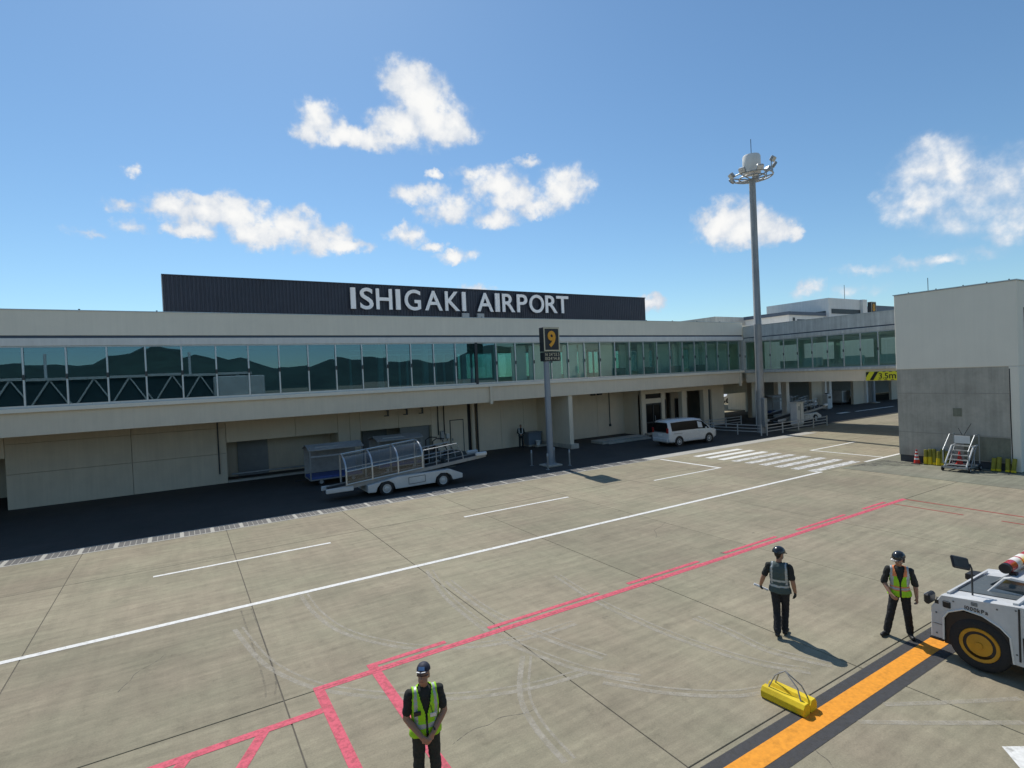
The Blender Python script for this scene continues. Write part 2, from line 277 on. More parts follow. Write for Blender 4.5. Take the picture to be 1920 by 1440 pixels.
# ---------------------------------------------------------------- mesh helpers
class MB:
    def __init__(s): s.v = []; s.f = []; s.m = []
    def add(s, vs, fs, mi=0):
        o = len(s.v); s.v += [tuple(x) for x in vs]; s.f += [tuple(i + o for i in f) for f in fs]; s.m += [mi] * len(fs); return s
    def box(s, x0, y0, z0, x1, y1, z1, mi=0):
        return s.add([(x0,y0,z0),(x1,y0,z0),(x1,y1,z0),(x0,y1,z0),(x0,y0,z1),(x1,y0,z1),(x1,y1,z1),(x0,y1,z1)],
                     [(0,3,2,1),(4,5,6,7),(0,1,5,4),(1,2,6,5),(2,3,7,6),(3,0,4,7)], mi)
    def obox(s, c, size, rot=None, mi=0):
        a, b, d = (q / 2 for q in size); R = rot or Matrix.Identity(3); c = Vector(c)
        vs = [c + R @ Vector(q) for q in ((-a,-b,-d),(a,-b,-d),(a,b,-d),(-a,b,-d),(-a,-b,d),(a,-b,d),(a,b,d),(-a,b,d))]
        return s.add(vs, [(0,3,2,1),(4,5,6,7),(0,1,5,4),(1,2,6,5),(2,3,7,6),(3,0,4,7)], mi)
    def quad(s, pts, mi=0): return s.add(pts, [tuple(range(len(pts)))], mi)
    def tube(s, p, q, r, r2=None, n=10, mi=0):
        p, q = Vector(p), Vector(q); r2 = r if r2 is None else r2; d = (q - p).normalized()
        a = d.orthogonal().normalized(); b = d.cross(a); vs = []
        for c, rr in ((p, r), (q, r2)):
            for i in range(n):
                t = 2 * math.pi * i / n; vs.append(c + (a * math.cos(t) + b * math.sin(t)) * rr)
        return s.add(vs, [(i, (i + 1) % n, n + (i + 1) % n, n + i) for i in range(n)] + [tuple(range(n))[::-1], tuple(range(n, 2 * n))], mi)
    def path(s, pts, r, n=8, mi=0):
        pts = [Vector(p) for p in pts]; vs = []; a = None
        for k, c in enumerate(pts):
            d = (pts[min(k + 1, len(pts) - 1)] - pts[max(k - 1, 0)]).normalized()
            a = d.orthogonal().normalized() if a is None else (a - d * a.dot(d)).normalized(); b = d.cross(a)
            for i in range(n):
                t = 2 * math.pi * i / n; vs.append(c + (a * math.cos(t) + b * math.sin(t)) * r)
        fs = [(k * n + i, k * n + (i + 1) % n, (k + 1) * n + (i + 1) % n, (k + 1) * n + i) for k in range(len(pts) - 1) for i in range(n)]
        e = (len(pts) - 1) * n
        return s.add(vs, fs + [tuple(range(n))[::-1], tuple(range(e, e + n))], mi)
    def prism(s, poly, ax, a, b, mi=0):
        mk = {'x': lambda p, t: (t, p[0], p[1]), 'y': lambda p, t: (p[0], t, p[1]), 'z': lambda p, t: (p[0], p[1], t)}[ax]
        n = len(poly); vs = [mk(p, a) for p in poly] + [mk(p, b) for p in poly]
        return s.add(vs, [tuple(range(n))[::-1], tuple(range(n, 2 * n))] + [(i, (i + 1) % n, n + (i + 1) % n, n + i) for i in range(n)], mi)
    def lathe(s, prof, c=(0, 0, 0), ax='z', n=20, mi=0, caps=True):
        c = Vector(c); k = {'z': lambda r, h, t: (r * math.cos(t), r * math.sin(t), h), 'y': lambda r, h, t: (r * math.cos(t), h, r * math.sin(t)), 'x': lambda r, h, t: (h, r * math.cos(t), r * math.sin(t))}[ax]
        vs = [c + Vector(k(r, h, 2 * math.pi * i / n)) for r, h in prof for i in range(n)]
        m = len(prof)
        fs = [(j * n + i, j * n + (i + 1) % n, (j + 1) * n + (i + 1) % n, (j + 1) * n + i) for j in range(m - 1) for i in range(n)]
        return s.add(vs, fs + ([tuple(range(n))[::-1], tuple(range((m - 1) * n, m * n))] if caps else []), mi)
    def loft(s, rings, mi=0):
        n = len(rings[0]); vs = [p for r in rings for p in r]; m = len(rings)
        fs = [(j * n + i, j * n + (i + 1) % n, (j + 1) * n + (i + 1) % n, (j + 1) * n + i) for j in range(m - 1) for i in range(n)]
        return s.add(vs, fs + [tuple(range(n))[::-1], tuple(range((m - 1) * n, m * n))], mi)
    def mesh(s, name, mats, bevel=0, smooth=False, seg=1, off=None):
        me = bpy.data.meshes.new(name); v = s.v if off is None else [tuple(off @ Vector(p)) for p in s.v]
        me.from_pydata(v, [], s.f)
        for q in (mats if isinstance(mats, (list, tuple)) else [mats]): me.materials.append(MATS[q])
        me.polygons.foreach_set('material_index', s.m)
        b = bmesh.new(); b.from_mesh(me); bmesh.ops.recalc_face_normals(b, faces=b.faces)
        if bevel:
            es = [e for e in b.edges if len(e.link_faces) == 2 and e.calc_face_angle(0) > .6]
            bmesh.ops.bevel(b, geom=es, offset=bevel, offset_type='OFFSET', segments=seg, profile=.5, affect='EDGES', clamp_overlap=True)
        b.to_mesh(me); b.free()
        if smooth:
            for p in me.polygons: p.use_smooth = True
            try: me.set_sharp_from_angle(angle=.7)
            except Exception: pass
        me.update(); return me
    def build(s, name, mats, parent=None, bevel=0, smooth=False, seg=1, world=True):
        off = parent_world(parent).inverted() if (parent is not None and world) else None
        return link(name, s.mesh(name, mats, bevel, smooth, seg, off), parent)

def parent_world(o):
    m = o.matrix_basis.copy()
    while o.parent is not None: o = o.parent; m = o.matrix_basis @ m
    return m
def link(name, me, parent=None, loc=None):
    o = bpy.data.objects.new(name, me); COL.objects.link(o)
    if parent is not None: o.parent = parent
    if loc is not None: o.location = loc
    return o
def thing(name, label, cat, loc=(0, 0, 0), rz=0., group=None):
    o = bpy.data.objects.new(name, None); COL.objects.link(o); o.empty_display_size = .3
    o.location = loc; o.rotation_euler = (0, 0, rz); o['label'] = label; o['category'] = cat
    if group: o['group'] = group
    return o
def tag(o, label, cat, group=None):
    o['label'] = label; o['category'] = cat
    if group: o['group'] = group
    return o
def struct(o): o['kind'] = 'structure'; return o
def dup(root, loc, rz, label, group=None):
    r = root.copy(); COL.objects.link(r); r.location = loc; r.rotation_euler = (0, 0, rz); r['label'] = label
    if group: r['group'] = group
    for ch in list(root.children):
        c = ch.copy(); COL.objects.link(c); c.parent = r
        for g in list(ch.children):
            d = g.copy(); COL.objects.link(d); d.parent = c
    return r
_glyph = {}
def glyph(ch, bold=.0, ext=.05):
    """one character as an extruded mesh (verts, faces) in the built-in font, normalised to its own box"""
    k = (ch, bold, ext)
    if k not in _glyph:
        cu = bpy.data.curves.new('glyph', 'FONT'); cu.body = ch; cu.extrude = ext; cu.offset = bold; cu.resolution_u = 5
        o = bpy.data.objects.new('glyph', cu); COL.objects.link(o)
        me = bpy.data.meshes.new_from_object(o.evaluated_get(bpy.context.evaluated_depsgraph_get()))
        vs = [v.co.copy() for v in me.vertices]; fs = [tuple(p.vertices) for p in me.polygons]
        bpy.data.objects.remove(o); bpy.data.curves.remove(cu); bpy.data.meshes.remove(me)
        x0 = min(v.x for v in vs); x1 = max(v.x for v in vs); y0 = min(v.y for v in vs); y1 = max(v.y for v in vs)
        _glyph[k] = ([((v.x - x0) / (x1 - x0), (v.y - y0) / (y1 - y0), v.z / ext) for v in vs], fs, (x1 - x0) / (y1 - y0))
    return _glyph[k]
def letter(mb, ch, o, right, up, wd, ht, depth, bold=.0, mi=0):
    vs, fs, _ = glyph(ch, bold); o, right, up = Vector(o), Vector(right), Vector(up); n = right.cross(up)
    mb.add([o + right * (x * wd) + up * (y * ht) + n * (z * depth) for x, y, z in vs], fs, mi)
def line_of_text(mb, txt, o, right, up, ht, depth, gap=.16, bold=.0, width=None, mi=0):
    ws = [(glyph(c, bold)[2] * (1 if c not in '.°' else 1)) if c != ' ' else .35 for c in txt]
    hs = [.16 if c == '.' else (.35 if c == '°' else (.76 if c in 'amx' else 1.0)) for c in txt]
    tot = sum(a * b for a, b in zip(ws, hs)) + gap * (len(txt) - 1); k = ht if width is None else width / tot
    x = 0; o, right, up = Vector(o), Vector(right), Vector(up)
    for c, a, h in zip(txt, ws, hs):
        if c != ' ': letter(mb, c, o + right * x * k + (up * ht * .65 if c == '°' else up * 0), right, up, a * h * k, h * ht, depth, bold, mi)
        x += a * h + gap
def wheel(parent, c, ax, r, wd, rim='rim steel', rr=.6, side=-1):
    """tyre with a shouldered section; the rim is its sub-part"""
    h = wd / 2
    t = MB().lathe([(r * rr, -h * .3), (r * rr, -h * .9), (r * .8, -h), (r * .95, -h * .85), (r, -h * .5), (r, h * .5), (r * .95, h * .85), (r * .8, h), (r * rr, h * .9), (r * rr, h * .3)], c, ax, 28)
    o = t.build('wheel', 'rubber', parent, smooth=True, world=False)
    k = side
    prof = [(r * rr, h * .86 * k), (r * rr * .97, h * .95 * k), (r * rr * .80, h * .90 * k), (r * rr * .75, h * .5 * k), (r * rr * .67, h * .5 * k), (r * rr * .63, h * .86 * k), (r * rr * .2, h * .95 * k), (r * rr * .18, h * 1.05 * k), (.001, h * 1.05 * k)]
    rm = MB().lathe(prof, c, ax, 24, caps=False)
    if rim == 'rim orange':
        for q in range(24 * 2, 24 * 5): rm.m[q] = 1
    link('rim', rm.mesh('rim', [rim, 'rim groove'], smooth=True), o)
    return o

# ================================================================ SETTING: ground
g = MB(); R0 = 2600
g.quad([(-R0, -R0, -.03), (R0, -R0, -.03), (R0, R0, -.03), (-R0, R0, -.03)])
struct(g.build('ground', 'apron concrete'))
# far hills (seen mirrored in the terminal glass)
rnd = random.Random(4); hv = []; hf = []; NX = 160
for i in range(NX + 1):
    a = math.pi * (1.02 + .96 * i / NX); h = 62 + 14 * math.sin(i * .17 + 1) + 9 * math.sin(i * .39 + 2) + 6 * math.sin(i * .83) + 3 * math.sin(i * 1.7) + rnd.uniform(-1.5, 1.5)
    for j, (rr, k) in enumerate(((760, 0), (900, .45), (1050, .8), (1200, 1), (1450, .5), (1700, 0))):
        hv.append((rr * math.cos(a), rr * math.sin(a), -1 + max(6, h) * k + (rnd.uniform(-4, 4) if 0 < k else 0)))
for i in range(NX):
    for j in range(5): hf.append((i * 6 + j, i * 6 + j + 1, i * 6 + j + 7, i * 6 + j + 6))
hm = MB().add(hv, hf); struct(hm.build('hills', 'hazed hill forest', smooth=True))

# apron: sealant bed with one real slab per paving bay, painted lines, tyre marks
ap = struct(MB().quad([(-20.5, -9.6, -.014), (62.2, -9.6, -.014), (62.2, 23.5, -.014), (-20.5, 23.5, -.014)]).build('apron', 'joint sealant'))
xs = [-3.06 + 4.347 * k for k in range(-4, 16)]
rows = [-9.6, -4.7, .2, 5.12, 10.1, 15.0, 19.95, 23.5]
cache = {}
for j in range(len(rows) - 1):
    hgt = rows[j + 1] - rows[j]
    if round(hgt, 2) not in cache:
        gp = .009; cache[round(hgt, 2)] = MB().box(gp, gp, -.06, 4.347 - gp, hgt - gp, 0).mesh('slab', 'apron concrete', bevel=.006)
    for i in range(len(xs) - 1):
        if rows[j + 1] <= 0.3 and xs[i] > 22: continue
        link('slab', cache[round(hgt, 2)], ap, (xs[i], rows[j], random.uniform(-.0012, .0004)))
def paint(mb_pts, mat, z=.004, name='painted_line'):
    m = MB()
    for pts in mb_pts: m.quad([(x, y, z) for x, y in pts])
    return m.build(name, mat, ap)
def rect(x0, y0, x1, y1): return [(x0, y0), (x1, y0), (x1, y1), (x0, y1)]
paint([rect(-30, 14.95, 26.65, 15.12)], 'paint white')
for x0 in (-10.9, -.9, 9.2): paint([rect(x0, 19.06, x0 + 5.05, 19.19)], 'paint white')
paint([rect(19.45, 19.06, 24.42, 19.18), rect(24.22, 19.18, 24.42, 23.3)], 'paint white')
paint([rect(32.7, 19.0, 37.9, 19.16), rect(32.7, 15.1, 32.86, 19.0), rect(30.75, 14.93, 38, 15.1)], 'paint white', .008)
for i in range(9): paint([rect(26.45, 22.28 - .885 * i, 30.68, 22.72 - .885 * i)], 'paint white' if i < 3 else 'paint white worn', .004, 'crossing_stripe')
paint([rect(1.78, 10.1, 23.5, 10.2)], 'paint red'); paint([rect(1.95, 10.03, 23.5, 10.094)], 'paint red')
for a, b in ((2.8, 4.42), (5.42, 8.5), (9.45, 12.1), (13.2, 15.7), (16.8, 19.7), (20.9, 22.5)): paint([rect(a, 10.29, b, 10.41)], 'paint red')
paint([rect(1.78, 9.5, 1.95, 10.09)], 'paint red'); paint([rect(1.78, 3, 1.95, 9.497)], 'paint red')
paint([rect(2.8, 10.204, 2.98, 10.286)], 'paint red'); paint([rect(2.8, 3, 2.98, 10.025)], 'paint red')
paint([rect(-12, 9.34, 1.775, 9.5)], 'paint red')
for k in range(9):
    x = .86 - 1.05 * k
    paint([[(x - .1, 9.337), (x + .09, 9.337), (x - .62, 8.02), (x - .81, 8.02)]], 'paint red')
paint([rect(23.41, 2, 23.52, 10.02)], 'paint red thin')
for a, b in ((7.9, 10.02), (4.4, 6.9), (1.0, 3.4)): paint([rect(22.38, a, 22.47, b)], 'paint red thin')
paint([rect(-20, 4.55, 21.5, 4.85)], 'paint orange', .007); paint([rect(-20, 4.36, 21.5, 4.55)], 'paint black'); paint([rect(-20, 4.85, 21.5, 5.03)], 'paint black')
paint([[(9.42, 2.97), (10.4, 2.3), (10.4, 1.6), (9.0, 2.6)]], 'paint white')
ARCS = [[(2.42,15.15),(2.48,13.5),(2.76,12.13),(3.35,11.02),(3.99,10.3),(4.91,9.76),(5.98,9.43),(7.05,9.38)],
 [(.81,13.74),(1.13,11.82),(1.61,10.55),(2.17,9.74),(3.03,8.93),(3.94,8.31),(4.97,7.92),(6.01,7.74)],
 [(5.73,14.5),(5.39,12.64),(5.31,11.01),(5.39,9.73),(5.65,8.75),(6.03,7.77),(6.61,7.03)],
 [(5.81,13.42),(5.77,11.37),(5.99,9.86),(6.28,8.74),(6.56,7.95)],[(5.4,8.93),(4.7,7.92),(4.42,7.08),(4.33,6.15)],
 [(9.17,4.33),(10.02,3.79),(10.98,3.22)],[(8.42,4.33),(9.26,3.71),(10.3,2.98)],
 [(8.32,11.93),(8.12,9.94),(8.22,7.9),(8.6,6.34),(9.13,5.47)],[(9.21,8.07),(9.24,7.28),(9.21,6.32),(9.62,5.37)],[(6.04,7.34),(6.69,6.49),(7.53,5.78),(8.36,5.47)]]
def ribbon(pts, wd, mat, name='tyre_mark', z=.002, off=0.):
    P = [Vector((p[0], p[1], 0)) for p in pts]; C = []
    for k in range(len(P) - 1):
        a, b, c, d = P[max(k - 1, 0)], P[k], P[k + 1], P[min(k + 2, len(P) - 1)]
        for s in range(6):
            t = s / 6; C.append(.5 * ((2 * b) + (c - a) * t + (2 * a - 5 * b + 4 * c - d) * t * t + (3 * b - a - 3 * c + d) * t ** 3))
    C.append(P[-1]); vs = []
    for k, c in enumerate(C):
        d = (C[min(k + 1, len(C) - 1)] - C[max(k - 1, 0)]).normalized(); n = Vector((-d.y, d.x, 0)); c = c + n * off
        vs += [c + n * wd / 2 + Vector((0, 0, z)), c - n * wd / 2 + Vector((0, 0, z))]
    return MB().add(vs, [(2 * k, 2 * k + 1, 2 * k + 3, 2 * k + 2) for k in range(len(C) - 1)]).build(name, mat, ap)
for i, a in enumerate(ARCS):
    ribbon(a, .10, 'tyre dust', z=.0014 + i * .0002)
    if i < 5 or i > 6: ribbon(a, .05, 'tyre dust', z=.0015 + i * .0002, off=.16)
for k, p in enumerate([[(1.03,14.8),(1.08,11.38),(1.04,10.4)], [(1.25,14.8),(1.3,11.45),(1.19,10.4)], [(18.9,9.8),(19.3,7),(19.9,3)]]): ribbon(p, .035, 'rubber scuff', z=.0013 + k * .0001)
paint([[(28.9, 14.9), (31.9, 14.6), (32.0, 13.2), (31.2, 12.6), (30.3, 13.6)], [(31.9, 12.0), (31.0, 11.6), (31.0, 9.2), (31.9, 9.0)]], 'oil stain', .013, 'stain')
rc = random.Random(9)
for (x, y, L, a) in ((3.2, 7.4, 1.6, .4), (12.8, 12.6, 2.0, 1.2), (8.1, 17.6, 1.8, 2.4), (-1.2, 12.2, 1.4, .9), (16.4, 7.3, 2.2, .2), (20.5, 13.4, 2.0, 1.9), (6.9, 3.4, 1.2, 1.1)):
    pts = [(x, y)]
    for k in range(7): a += rc.uniform(-.55, .55); pts.append((pts[-1][0] + math.cos(a) * L / 7, pts[-1][1] + math.sin(a) * L / 7))
    ribbon(pts, .012, 'crack', 'crack', .0012)
for k in range(12):
    x, y, r = rc.uniform(-2, 26), rc.uniform(5.4, 22), rc.uniform(.03, .13); paint([[(x + r * rc.uniform(.6, 1.2) * math.cos(t * .7), y + r * rc.uniform(.5, 1.1) * math.sin(t * .7)) for t in range(9)]], 'oil stain', .0028, 'stain')
# asphalt service road, pale kerb strip, drain with its grates, darker pad by the tower
road = struct(MB().box(-45, 24.45, -.05, 41.3, 60, .0).box(41.3, 26.3, -.05, 130, 41.5, .0).build('service_road', 'asphalt'))
MB().box(60.5, 30.2, .002, 68.6, 30.45, .006).build('painted_line', 'paint white', road)
MB().box(57.6, 30.3, .002, 59.5, 30.8, .006).build('painted_line', 'paint white', road)
struct(MB().box(24.72, 23.5, -.05, 41.3, 24.45, .006).build('kerb_strip', 'drain concrete', bevel=.01))
pad = struct(MB().box(28.2, -6, -.05, 60, 14.92, .006).build('tower_pad', 'pad concrete'))
dr = struct(MB().box(-20, 23.5, -.05, 24.7, 23.585, .004).box(-20, 24.365, -.05, 24.7, 24.45, .004).box(-20, 23.585, -.05, 24.7, 24.365, -.001).build('drain_channel', 'drain concrete'))
cov = MB().box(0, 0, 0, .11, .774, .024).mesh('drain_cover', 'drain concrete', bevel=.004)
gm = MB().box(0, 0, 0, .158, .03, .020).box(0, .744, 0, .158, .774, .020)
for k in range(5): gm.box(.006 + k * .034, .03, 0, .006 + k * .034 + .016, .744, .018)
gm.box(0, .03, 0, .158, .744, .0175)
gme = gm.mesh('grate', 'grate steel')
for k in range(-13, 31):
    x = -5.22 + k
    if x > 23.6: break
    link('drain_cover', cov, dr, (x, 23.588, -.02))
    for q in range(5):
        if x + .1 + q * .18 > -8.5: link('grate', gme, dr, (x + .126 + q * .177, 23.588, -.0165))

# ================================================================ TERMINAL
YF = 31.0; XW = 43.2
T = thing('terminal_building', 'long beige two-storey terminal wing with a ribbon of teal windows above shaded bays', 'building', (18, YF, 0))
def part(name, mat, bxs, parent=None, bevel=0.):
    m = MB()
    for b in bxs: m.box(*b)
    return m.build(name, mat, parent or T, bevel=bevel)
X0 = -34.
part('roof', 'smooth render', [(X0, 31.2, 8.75, 49.3, 40, 8.95)])
part('parapet', 'parapet paint', [(X0, 31.0, 8.07, XW + .02, 31.22, 9.17)])
part('parapet_cap', 'aluminium', [(X0, 30.97, 9.17, XW, 31.25, 9.205)])
part('recess_band', 'band blue grey', [(X0, 31.10, 7.94, XW + .02, 31.2, 8.07)])  # blue-grey band set back under the parapet
part('fascia_strip', 'trim white', [(X0, 30.9, 7.6, XW - .1, 31.18, 7.94)], bevel=.01)
part('sill_ledge', 'parapet paint', [(X0, 30.84, 4.74, XW - .05, 31.2, 4.93)], bevel=.012)
part('beam', 'wall beige', [(X0, 31.02, 3.73, 17.25, 31.45, 4.738)]); part('beam', 'wall beige', [(17.3, 30.98, 3.80, XW - .3, 31.45, 4.738)])
part('downpipe', 'wall beige', [(17.12, 30.86, 3.62, 17.3, 31.0, 4.735)]); part('downpipe', 'wall beige', [(42.45, 30.82, 3.55, 42.62, 30.975, 4.735)])
part('floor_slab', 'soffit', [(X0, 31.45, 3.95, 49.3, 40, 4.72)])
part('corridor_floor', 'interior floor', [(X0, 31.2, 4.722, 43, 39.8, 4.80)])
part('corridor_ceiling', 'interior white', [(X0, 31.2, 7.62, 49.2, 39.8, 7.75)])
# ribbon windows: every pane, mullion and bracket its own piece
pitch = 1.4645; xm = [-5.68 + pitch * k for k in range(-6, 34)]
pt = MB().box(0, 0, 0, pitch - .07, .014, 2.5).mesh('pane', 'glass teal'); pc = MB().box(0, 0, 0, pitch - .07, .014, 2.5).mesh('pane', 'glass clear green')
mu = MB().box(-.035, 0, 0, .035, .13, 2.6).mesh('mullion', 'aluminium', bevel=.006)
mud = MB().box(-.09, -.01, 0, .09, .15, 2.66).mesh('mullion', 'dark frame', bevel=.006)
br = MB().box(-.045, -.05, 0, .045, 0, .22).mesh('mullion_bracket', 'dark frame', bevel=.008)
off = Vector((18, YF, 0))
for i, x in enumerate(xm):
    if x > XW - .5: break
    dark = abs(x - 16.29) < .2
    link('mullion', mud if dark else mu, T, Vector((x, 30.97, 4.94)) - off)
    link('mullion_bracket', br, T, Vector((x, 30.965, 6.15)) - off)
    if x + pitch < XW + .6: link('pane', pc if x > 17.5 else pt, T, Vector((x + .035, 31.05, 5.04)) - off).rotation_euler = (random.gauss(0, .0016), 0, random.gauss(0, .0028))
part('window_rail', 'aluminium', [(X0, 30.985, 4.933, XW - .2, 31.12, 5.035)]); part('window_rail', 'aluminium', [(X0, 30.985, 7.545, XW - .2, 31.12, 7.598)])
# inside the corridor
part('corridor_wall', 'interior grey', [(X0, 35.2, 4.8, 17.0, 35.35, 7.62)])
part('corridor_rail', 'interior white', [(8.6, 32.4, 6.95, 17.0, 32.45, 7.02)]); part('corridor_rail', 'interior white', [(8.6, 32.4, 7.25, 17.0, 32.45, 7.30)])
for x in (8.6, 11.6, 12.1, 14.0, 14.6, 15.3, 16.6): part('interior_post', 'interior white', [(x, 32.4, 4.8, x + .12, 32.5, 6.95)])
part('corridor_wall', 'interior white', [(17.0, 39.7, 4.8, 49, 39.8, 5.3), (17.0, 39.7, 7.3, 49, 39.8, 7.62)])  # unseen back wall, made white and left open to brighten the corridor
for x in (10.3, 13.2, 15.9, 18.3, 30.6, 33.5, 36.4, 39.3): part('interior_column', 'interior white', [(x, 32.3, 4.8, x + .32, 32.6, 7.62)])
for a, b in ((19.3, 20.45), (20.7, 22.0), (22.1, 23.4), (23.6, 24.9), (25.05, 25.7)): part('partition_panel', 'interior white', [(a, 31.6, 4.8, b, 31.66, 7.42)])
part('corridor_door', 'dark frame', [(26.0, 31.8, 4.8, 26.12, 31.92, 7.0), (27.1, 31.8, 4.8, 27.22, 31.92, 7.0), (26.0, 31.8, 6.9, 27.22, 31.92, 7.02), (26.57, 31.8, 4.8, 26.65, 31.9, 6.9)])
for k, (a, b) in enumerate(((27.9, 29.4), (29.9, 31.2), (31.9, 33.2), (34.1, 35.6), (36.0, 37.3), (38.0, 39.2), (39.9, 41.4), (41.6, 43.0))): part('added_pale_wall', 'interior white', [(a, 32.6, 4.8, b, 32.7, 7.45)])  # pale walls added behind the panes to catch daylight and brighten them
for x in (28.4, 31.5, 34.6, 37.6): part('counter', 'interior grey', [(x, 31.6, 4.8, x + 1.2, 31.7, 5.6)])
# ground floor wall panels, lintels and piers
WY = 35.2
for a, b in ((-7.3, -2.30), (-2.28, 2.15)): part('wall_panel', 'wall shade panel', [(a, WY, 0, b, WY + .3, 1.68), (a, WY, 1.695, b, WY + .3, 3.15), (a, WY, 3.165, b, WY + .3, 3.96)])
part('wall_panel', 'wall beige', [(-34, WY, 2.5, -7.32, WY + .3, 3.96)])
part('lintel', 'wall beige', [(2.17, WY, 2.3, 5.9, WY + .3, 3.96)]); part('lintel', 'wall beige', [(5.92, WY, 2.3, 8.42, WY + .3, 3.96)])
part('wall_panel', 'wall beige', [(8.44, WY, 0, 9.17, WY + .3, 3.96)]); part('wall_panel', 'wall beige', [(9.19, WY, 0, 9.84, WY + .3, 3.96)])
part('lintel', 'wall beige', [(9.86, WY, 2.25, 12.4, WY + .3, 3.96)]); part('lintel', 'wall beige', [(12.42, WY, 2.25, 14.74, WY + .3, 3.96)])
part('wall_panel', 'wall beige', [(14.76, WY, 0, 17.55, WY + .3, 3.96)])
part('wall_recess', 'plinth', [(17.55, WY + .25, 0, 18.3, WY + .4, 3.96)])
MB().tube((17.95, WY - .05, 0), (17.95, WY - .05, 3.95), .16, n=16).build('column', 'wall beige', T, smooth=True)
for a, b in ((18.3, 20.3), (20.32, 22.3), (22.32, 23.55)): part('wall_panel', 'wall beige', [(a, WY, 0, b, WY + .3, 3.96)])
part('fin_wall', 'wall beige', [(23.55, 31.1, .30, 23.9, WY, 3.95)], bevel=.01); part('fin_base', 'raw concrete', [(23.45, 30.85, 0, 24.15, 31.35, .34), (23.5, 31.35, 0, 23.95, WY, .298)], bevel=.02)
for a, b in ((23.9, 26.6), (26.62, 29.6), (29.62, 32.5)): part('wall_panel', 'wall beige', [(a, WY, 0, b, WY + .3, 3.96)])
part('side_wall', 'wall beige', [(32.5, 33.2, 0, 32.72, WY + .3, 3.96)])
# recessed bays behind the two openings
for a, b in ((2.17, 8.42), (9.86, 14.74)):
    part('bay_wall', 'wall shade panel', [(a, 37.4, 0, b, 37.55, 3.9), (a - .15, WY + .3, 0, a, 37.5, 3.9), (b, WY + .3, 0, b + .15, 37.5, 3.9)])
    part('bay_shutter', 'interior grey', [(a + .7, 37.3, 0, a + 2.4, 37.39, 2.1)])
    part('bay_kerb', 'drain concrete', [(a, WY - .05, 0, b, WY + .3, .12)])
    MB().tube((a + .2, WY + .1, .45), (b - .9, WY + .1, .45), .05).build('guard_rail', 'galvanised', T)
part('doorway', 'interior grey', [(12.6, WY + .32, .2, 14.7, WY + .36, 2.25)])
# doors, pipes, wall fittings
d = part('door', 'wall beige', [(16.2, WY - .03, .05, 17.15, WY, 2.4)]); part('door_frame', 'plinth', [(16.13, WY - .015, .02, 17.22, WY - .001, 2.46)], d); part('handle', 'galvanised', [(16.27, WY - .09, 1.0, 16.33, WY - .03, 1.16)], d)
for x in (15.24, 15.7): MB().tube((x, WY - .06, 1.5), (x, WY - .06, 3.9), .035).build('conduit', 'black metal', T)
MB().tube((1.75, WY - .06, .55), (1.75, WY - .06, 3.9), .035).build('conduit', 'dark frame', T)
MB().tube((30.9, WY - .06, .9), (30.9, WY - .06, 3.9), .035).box(30.82, WY - .12, .75, 30.98, WY, .95).build('conduit', 'dark frame', T)
MB().tube((18.32, WY - .06, .0), (18.32, WY - .06, 3.9), .05).build('conduit', 'dark frame', T)
part('meter_box', 'galvanised', [(15.35, WY - .2, 1.15, 15.62, WY, 1.75)], bevel=.015); part('meter_box', 'trim white', [(15.78, WY - .18, 1.2, 16.02, WY, 1.55)], bevel=.015)
m = MB().path([(15.5, WY - .1, 1.15), (15.55, WY - .12, .85), (15.75, WY - .12, .8), (15.9, WY - .1, 1.2)], .025); m.build('hose', 'hose black', T, smooth=True)
for x in (11.6, 12.9, 14.0): MB().tube((x, WY, 3.45), (x, WY - .35, 3.45), .03).box(x - .05, WY - .4, 3.15, x + .05, WY - .3, 3.5).box(x - .25, WY - .42, 3.1, x + .05, WY - .3, 3.16).build('wall_lamp', 'dark frame', T)
for x in (28.9, 29.6): part('speaker_box', 'dark frame', [(x, WY - .3, 3.45, x + .35, WY - .02, 3.75)])
part('step', 'raw concrete', [(32.72, 32.6, 0, 35.3, 33.0, .12)])
# entrance front at the right end
FY = 33.0
part('entrance_head', 'wall beige', [(32.5, FY, 3.35, 42.9, FY + .25, 3.96)])
for a, b in ((32.5, 32.95), (34.8, 35.2), (37.3, 37.9), (40.1, 40.75), (41.2, 42.9)): part('pilaster', 'wall beige', [(a, FY - .02, 0, b, FY + .4, 3.348)])
part('downpipe', 'dark frame', [(40.85, FY + .05, 0, 41.05, FY + .2, 3.9)])
part('transom', 'wall beige', [(32.95, FY + .02, 2.55, 34.8, FY + .2, 2.95)])
part('transom_window', 'car glass', [(32.95, FY + .1, 2.95, 34.8, FY + .14, 3.35)])
d = part('door', 'car glass', [(32.97, FY + .1, .03, 34.78, FY + .14, 2.55)])
part('door_frame', 'dark frame', [(32.96, FY + .05, 0, 33.08, FY + .1, 2.549), (33.82, FY + .05, .0, 33.94, FY + .1, 2.549), (34.68, FY + .05, 0, 34.79, FY + .1, 2.549), (33.08, FY + .05, 2.42, 34.68, FY + .1, 2.549), (33.08, FY + .05, .9, 34.68, FY + .09, 1.0)], d)
MB().path([(33.98, FY - .02, .8), (33.98, FY - .06, .9), (33.98, FY - .06, 1.4), (33.98, FY - .02, 1.5)], .02).build('handle', 'galvanised', d)
